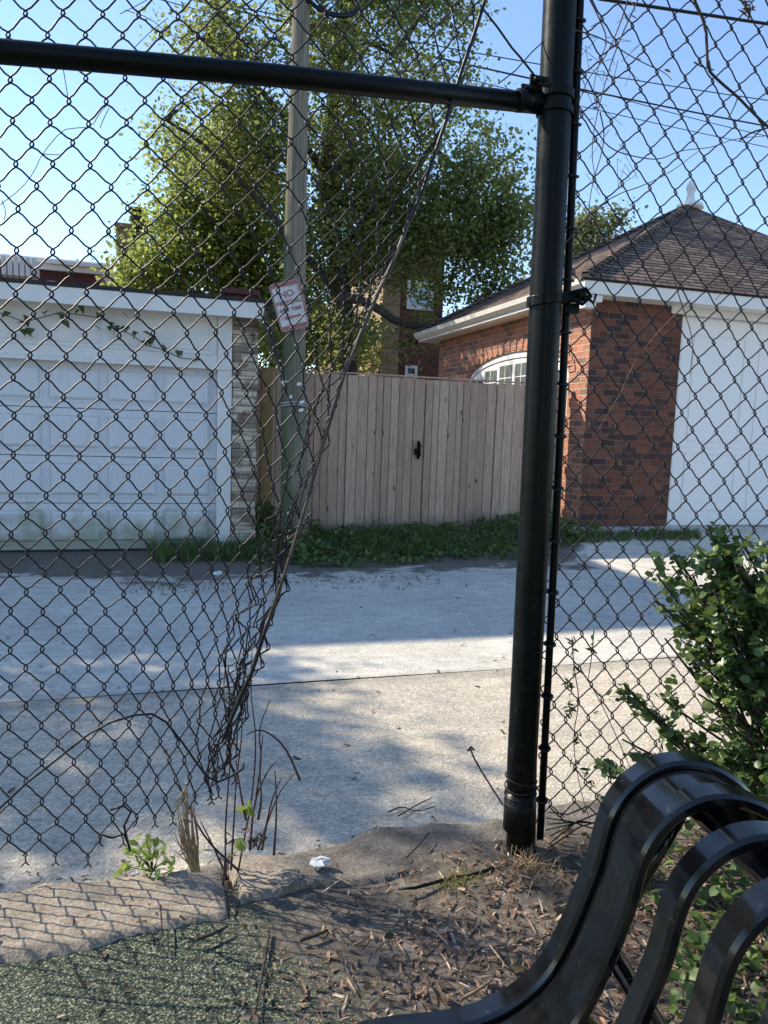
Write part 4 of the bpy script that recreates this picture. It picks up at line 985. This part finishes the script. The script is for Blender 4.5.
for (u, v) in ((128, 848), (136, 842), (146, 838), (155, 843), (165, 850), (170, 862), (140, 858), (128, 868), (152, 855), (160, 865), (120, 872), (145, 868), (156, 872), (135, 855), (172, 872), (150, 848)):
    e = onY(u, v, 2.16+random.uniform(-.03, .03)); mb.tube([b0, (b0+e)/2+(0, 0, .012), e], [.002, .0015, .001], 4); 
    for _ in range(4): cc.append(e+RNG.normal(size=3)*.010); dr.append((e-b0)+(0, 0, .0))
dr = np.array(dr); dr /= np.linalg.norm(dr, axis=1)[:, None]
mb.build('stems', M['weed'], wl); leaves('foliage', cc, .030, M['bright'], wl, 'oval', .4, dirs=dr)

def blades(cx, cy, rx, ry, n, h_, spread_=.5, w_=.004):
    V = []; F_ = []
    for i in range(n):
        x = cx+RNG.normal()*rx; y = cy+RNG.normal()*ry; z = .0; hh = h_*RNG.uniform(.5, 1.2); d = RNG.normal(size=2)*spread_*hh; a = RNG.uniform(0, pi); dx, dy = cos(a)*w_, sin(a)*w_
        b_ = len(V); V += [(x-dx, y-dy, z), (x+dx, y+dy, z), (x+d[0]*.4+dx*.7, y+d[1]*.4+dy*.7, z+hh*.6), (x+d[0]*.4-dx*.7, y+d[1]*.4-dy*.7, z+hh*.6), (x+d[0], y+d[1], z+hh*.9)]
        F_ += [(b_, b_+1, b_+2, b_+3), (b_+3, b_+2, b_+4)]
    return V, F_
tc_ = onZ(462, 882, .19); V, F_ = blades(0, 0, .045, .018, 260, .035, 1.0, .0012)
o = MB().add(np.array(V)+[tc_[0], tc_[1], .185], F_).build('dry_grass_tuft', M['drygrass']); tag(o, 'dry pale grass tuft on the soil beside the black cable', 'grass tuft')
tc_ = np.array([1.06, 1.86, .19]); V, F_ = blades(0, 0, .035, .03, 200, .07, .9, .0013)
o = MB().add(np.array(V)+tc_, F_).build('dead_grass_tuft', M['straw']); tag(o, 'tuft of dead straw at the foot of the fence post', 'grass tuft')

# weeds along the plank fence
LC = []; V = []; F_ = []
def gweed(u0, u1, y0, y1, n, hmax):
    for _ in range(n):
        u = RNG.uniform(u0, u1); y = RNG.uniform(y0, y1); p = onY(u, 540, y); clump = .5+.5*sin(p[0]*5+1)*sin(p[0]*2.3+y*3)
        
        pt = .5+.5*sin(p[0]*9+y*5)*sin(y*8-p[0]*4+2)
        if RNG.random() > pt*1.0+.08 and y < 9.0: continue
        LC.append((p[0], y, zfar(p[0], y)+.015+RNG.random()**1.3*hmax*(.25+.5*clump+.6*pt*(y > 8.2))))
gweed(150, 200, 8.3, 8.75, 160, .08); gweed(185, 270, 8.2, 8.75, 620, .13); gweed(255, 330, 7.75, 8.95, 1500, .30); gweed(300, 420, 7.55, 9.20, 2500, .17); gweed(400, 520, 7.75, 9.20, 2600, .17); gweed(505, 575, 8.05, 8.85, 700, .2); gweed(560, 600, 8.1, 8.7, 420, .14); gweed(622, 700, 8.15, 8.4, 260, .07); gweed(245, 275, 8.7, 9.0, 900, .6)
wd = leaves('weeds', LC, .055, M['weed'], None, 'oval', .5, .6); tag(wd, 'low green weeds and ivy along the foot of the plank fence', 'weeds', kind='stuff')
Vb = []; Fb = []
for _ in range(1900):
    u = RNG.uniform(150, 700); y = RNG.uniform(8.0, 8.95) if u < 570 else RNG.uniform(8.15, 8.45); p = onY(u, 540, y); V2, F2 = blades(p[0], y, .02, .02, 3, .10 if u > 560 else .2, .5, .006); b_ = len(Vb); z0 = zfar(p[0], y); Vb += [(a, c, z+z0) for a, c, z in V2]; Fb += [tuple(q+b_ for q in f) for f in F2]
gg = MB().add(Vb, Fb).build('grass', M['weed']); tag(gg, 'thin grass blades among the weeds beside the alley', 'grass', kind='stuff')
# soil bed under the weeds
def bed(name, pts2, z):
    P = np.array([[p[0], p[1], zfar(p[0], p[1])+z] for p in pts2]); c = P.mean(0); k = len(P)
    mb = MB(); mb.add(np.vstack([P, c]), [(i, (i+1) % k, k) for i in range(k)]); o = mb.build(name, M['earth']); o['kind'] = 'structure'
# litter: mulch chips, dead leaves, twigs
def mulchpts(n1, hz):
    C_ = []
    while len(C_) < n1:
        x = RNG.uniform(.05, 1.9); y = RNG.uniform(.7, 2.05)
        w_ = ss(.2, .9, x+.15*sin(y*9)+.1*nz(x*2, y*2))*(.25+.75*ss(2.08, 1.75, y))
        if RNG.random() < w_: C_.append((x, y, zpark(x, y)+.002+hz*RNG.random()))
    return np.array(C_)
PA = mulchpts(7600, .012)
s1 = .006+.028*RNG.random(len(PA))**3
mu_ = leaves('mulch', PA, s1, M['chip'], None, 'chip', 1.6); tag(mu_, 'scattered brown wood chip mulch under the bench and post', 'mulch', kind='stuff')
PA = mulchpts(2700, .016); s1 = .02+.045*RNG.random(len(PA))**2
mu_ = leaves('mulch', PA, s1, M['chip'], None, 'sliver', 2.4); tag(mu_, 'long shredded bark slivers among the wood chips', 'mulch', kind='stuff')
PA = mulchpts(150, .01)
o = leaves('fallen_leaves', PA+np.array([0, 0, .006]), .018+.02*RNG.random(len(PA)), M['dead'], None, 'oval', 1.0); tag(o, 'curled brown fallen leaves lying over the wood chips', 'leaves', kind='stuff')
C_ = []
for _ in range(230):
    x = RNG.uniform(-.9, 1.3); y = RNG.uniform(1.2, 2.0); C_.append((x, y, (zpark(x, y) if y < 1.86 else .195)+.006))
o = leaves('leaf_litter', C_, .022, M['dead'], None, 'chip', 2.); tag(o, 'small dry leaf fragments scattered along the kerb', 'litter', kind='stuff')
C_ = []
for _ in range(700):
    u = RNG.uniform(120, 440); v = RNG.normal(580, 5)+(6 if u < 260 else 0); p = onZ(u, v, 0); C_.append((p[0], p[1], zfar(p[0], p[1])+.012))
for _ in range(160):
    x = RNG.uniform(-1.5, 5); y = RNG.uniform(2.5, 8); C_.append((x, y, .006+zfar(x, y)))
for _ in range(500):
    x = RNG.uniform(-.9, 1.1); y = 2.2+abs(RNG.normal())*.12; C_.append((x, y, .008))
o = leaves('alley_litter', C_, .034, M['dead'], None, 'chip', 2.5); tag(o, 'dry leaf crumbs and dirt scattered on the alley', 'litter', kind='stuff')
def stick(pix, z, r, label, mat='bark', name='stick'):
    P = smoothp(np.array([onZ(u, v, z) for u, v in pix]), 1); o = MB().tube(P, np.linspace(r, r*.6, len(P)), 6).build(name, M[mat], smooth=True); tag(o, label, 'stick'); return o
stick(((269, 931), (266, 955), (260, 985), (255, 1014)), .182, .0042, 'long straight dark stick lying on the green rubber ground')
stick(((336, 950), (345, 968), (354, 984)), .182, .0024, 'thin stick lying right of the long dark one')
stick(((300, 940), (314, 936), (328, 930)), .185, .006, 'short dark stick by the edge of the kerb')
stick(((330, 874), (352, 885), (372, 896)), .205, .003, 'thin pale stick beside the crumpled foil scrap', 'straw')
stick(((428, 833), (418, 846), (406, 858)), .19, .004, 'slanting twig on the dirt between foil scrap and post')
stick(((388, 812), (402, 806), (416, 812), (436, 806)), .012, .003, 'thin branching twig on the concrete left of the post')
stick(((398, 816), (420, 803), (432, 798)), .012, .003, 'bent twig crossing another twig on the concrete left of the post')
stick(((160, 905), (162, 925), (160, 940)), .2, .0026, 'small upright twig leaning on the left kerb')
stick(((195, 940), (212, 934), (228, 926)), .19, .006, 'grey stub of wood in the crack of the kerb')
stick(((483, 935), (492, 948), (503, 962)), .21, .0025, 'thin pale stick on the mulch below the post', 'straw')
stick(((460, 1000), (475, 992), (492, 980)), .20, .005, 'reddish wood splinter on the mulch near the bench seat', 'chip')
def lump(name, u, v, z, r, mat, label, cat, sq=.35, n=9):
    c = onZ(u, v, z); V = []; F_ = []
    rs = np.random.default_rng(int(u))
    for j in range(6):
        th = pi*j/5
        for i in range(n):
            a = 2*pi*i/n; q = r*(1+.25*rs.normal()); V.append(c+np.array([q*sin(th)*cos(a), q*sin(th)*sin(a)*.75, q*cos(th)*sq]))
    for j in range(5):
        for i in range(n): F_.append((j*n+i, j*n+(i+1) % n, (j+1)*n+(i+1) % n, (j+1)*n+i))
    o = MB().add(V, F_).build(name, M[mat]); tag(o, label, cat); return o
lump('foil_scrap', 320, 862, .205, .030, 'white', 'crumpled white foil scrap lying on the kerb', 'litter')
lump('concrete_chunk', 286, 877, .195, .048, 'curb', 'flat broken chunk of concrete left of the foil scrap', 'rubble', .22, 12)
lump('litter_scrap', 218, 573, .03, .05, 'white', 'small white scrap of litter in front of the weeds by the garage', 'litter')

# dead vines on the right panel
dv = thing('dead_vine', onY(590, 100, YC), 'dry leafless vine tangled in the upper mesh right of the post', 'vine')
mb = MB()
for path in (((575, 30), (596, 36), (612, 44), (632, 57), (652, 67), (664, 72), (672, 80)), ((590, 0), (600, 20), (608, 40), (600, 60), (592, 90), (598, 112)), ((628, 0), (618, 30), (604, 60), (588, 78), (578, 105)), ((640, -5), (615, 50), (600, 100), (590, 150), (598, 190)),
             ((578, 105), (596, 130), (610, 150), (640, 158), (660, 160), (680, 150), (712, 148), (735, 138), (768, 136)), ((578, 90), (600, 96), (612, 86), (618, 60)), ((560, 250), (600, 200), (660, 180), (700, 150)), ((600, 112), (606, 140), (590, 190), (588, 230)), ((668, 258), (680, 300), (694, 340), (690, 375)), ((690, 300), (660, 330), (635, 360), (620, 395), (598, 430)), ((748, 250), (735, 280), (715, 300))):
    P = smoothp(np.array([onY(u, v, YC-.012+random.uniform(-.01, .01)) for u, v in path]), 2); mb.tube(P, np.linspace(.0022, .0009, len(P)), 5)
for _ in range(26):
    u, v = random.uniform(578, 640), random.uniform(0, 180); mb.tube([onY(u, v, YC-.01), onY(u+random.uniform(-12, 12), v+random.uniform(-14, 14), YC-.02), onY(u+random.uniform(-18, 18), v+random.uniform(-5, 25), YC-.015)], .0008, 4)
mb.build('stems', M['twig'], dv, smooth=True)
lc = [onY(u, v, YC-.015)+RNG.normal(size=3)*.004 for u, v in ((604, 44), (668, 72), (598, 106), (640, 60), (590, 60), (612, 70), (618, 132), (658, 162), (594, 222), (636, 18), (690, 240), (676, 290))]
leaves('dry_leaves', lc, .022, M['dead'], dv, 'long', .1)
dv2 = thing('withered_vine', onY(575, 700, YC), 'withered vine with curled dead leaves hanging on the mesh right of the post', 'vine')
mb = MB(); lc = []
for path in (((572, 640), (574, 670), (580, 700), (572, 740), (580, 790), (590, 820)), ((594, 630), (592, 655), (588, 680)), ((580, 668), (600, 700), (618, 740), (640, 790)), ((676, 700), (664, 735), (655, 770))):
    P = smoothp(np.array([onY(u, v, YC-.015) for u, v in path]), 2); mb.tube(P, np.linspace(.002, .0012, len(P)), 5)
for u, v, k in ((572, 642, 5), (574, 650, 3), (594, 640, 3), (592, 652, 3), (574, 672, 6), (568, 682, 6), (572, 690, 3), (571, 706, 5), (569, 712, 5), (578, 736, 4), (576, 745, 3), (574, 765, 4), (586, 770, 5), (592, 785, 5), (601, 800, 4), (662, 745, 2)):
    for _ in range(k): lc.append(onY(u+random.uniform(-3, 3), v+random.uniform(-5, 5), YC-.02))
mb.build('stems', M['redtwig'], dv2); leaves('dead_leaves', lc, .028, M['ivy'], dv2, 'long', .0)
br = thing('bare_branch', onY(700, 40, 1.7), 'dark crooked branch hanging across the top right corner in front of the sky', 'branch')
mb = MB()
for path, r in ((((690, -40), (692, -5), (706, 26), (707, 52), (708, 70), (720, 82), (738, 97), (752, 112), (768, 127), (800, 150)), .0042), (((694, 62), (702, 67), (714, 70)), .002), (((738, 97), (733, 110), (728, 118)), .0018), (((740, 140), (752, 132), (768, 128), (790, 120)), .003), (((708, 70), (712, 76), (709, 60)), .002)):
    P = smoothp(np.array([onY(u, v, 1.86) for u, v in path]), 1); mb.tube(P, np.linspace(r, r*.8, len(P)), 6)
mb.build('branch_wood', M['bark'], br, smooth=True)
lc = [onY(748+random.uniform(-6, 5), 2+random.uniform(-4, 14), 1.85) for _ in range(14)]; leaves('dead_leaves', lc, .035, M['dead'], br, 'long', .1)
tw = thing('hanging_twig', onY(60, 130, 2.0), 'faint thin twig crossing the pale sky at upper left', 'twig')
mb = MB()
for path in (((0, 205), (22, 188), (34, 172), (42, 154), (62, 130), (75, 128), (92, 127), (100, 112), (108, 104)), ((42, 154), (55, 155), (62, 154)), ((100, 128), (104, 118), (109, 108)), ((62, 62), (66, 85), (68, 98)), ((125, 10), (150, 18), (170, 35), (190, 42)), ((2, 200), (6, 212), (4, 220)), ((120, 14), (140, 4), (160, -8)), ((134, 48), (150, 32), (168, 18))):
    P = smoothp(np.array([onY(u, v, 2.15) for u, v in path]), 1); MB().tube(P, .0011, 4).build('twig_wood', M['twig'], tw)

# dark maroon roof corner seen over the pier
c = onY(249, 297, 12.)
sh = thing('shed', (c[0], 12, 0), 'small dark maroon shed top just behind the right end of the white garage roof', 'shed')
MB().box(c[0]-.35, c[0]+.10, 12, 13, 0, c[2]+.02).build('wall', M['maroon'], sh); MB().box(c[0]-.42, c[0]+.16, 11.9, 13.1, c[2]+.022, c[2]+.10).build('roof', M['maroon'], sh)

# ---------------------------------------------------------------- light, sky, camera
kx, ky = 1.0, -.763          # where a metre of height throws its shadow
el = math.atan(1/math.hypot(kx, ky))
dirv = Vector((kx, ky, -1)).normalized()
sun = bpy.data.lights.new('sun', 'SUN'); sun.energy = 3.3; sun.angle = radians(.55); sun.color = (1, .90, .73)
so = bpy.data.objects.new('sun', sun); COL.objects.link(so); so.rotation_euler = dirv.to_track_quat('-Z', 'Y').to_euler(); so.location = (0, 0, 20)
w = bpy.data.worlds.new('World'); SC.world = w; w.use_nodes = True; t = w.node_tree; bg = t.nodes['Background']
sk = t.nodes.new('ShaderNodeTexSky'); sk.sky_type = 'NISHITA'; sk.sun_disc = False; sk.sun_elevation = el
sk.sun_rotation = math.atan2(-kx, -ky)      # clockwise from +Y towards the sun
sk.air_density = .95; sk.dust_density = .1; sk.ozone_density = 2.5; sk.altitude = 50
t.links.new(sk.outputs[0], bg.inputs[0]); bg.inputs[1].default_value = .127
cam = bpy.data.cameras.new('camera'); co = bpy.data.objects.new('camera', cam); COL.objects.link(co); SC.camera = co
cam.sensor_fit = 'VERTICAL'; cam.sensor_height = 36; cam.lens = 36*FPX/1024; cam.clip_start = .02; cam.clip_end = 2000
Mx = Matrix([[CR[0], CU[0], -CF[0], EYE[0]], [CR[1], CU[1], -CF[1], EYE[1]], [CR[2], CU[2], -CF[2], EYE[2]], [0, 0, 0, 1]])
co.matrix_world = Mx
cam.dof.use_dof = False
SC.view_settings.view_transform = 'Standard'; SC.view_settings.look = 'None'; SC.view_settings.gamma = 1; SC.view_settings.exposure = 1.2
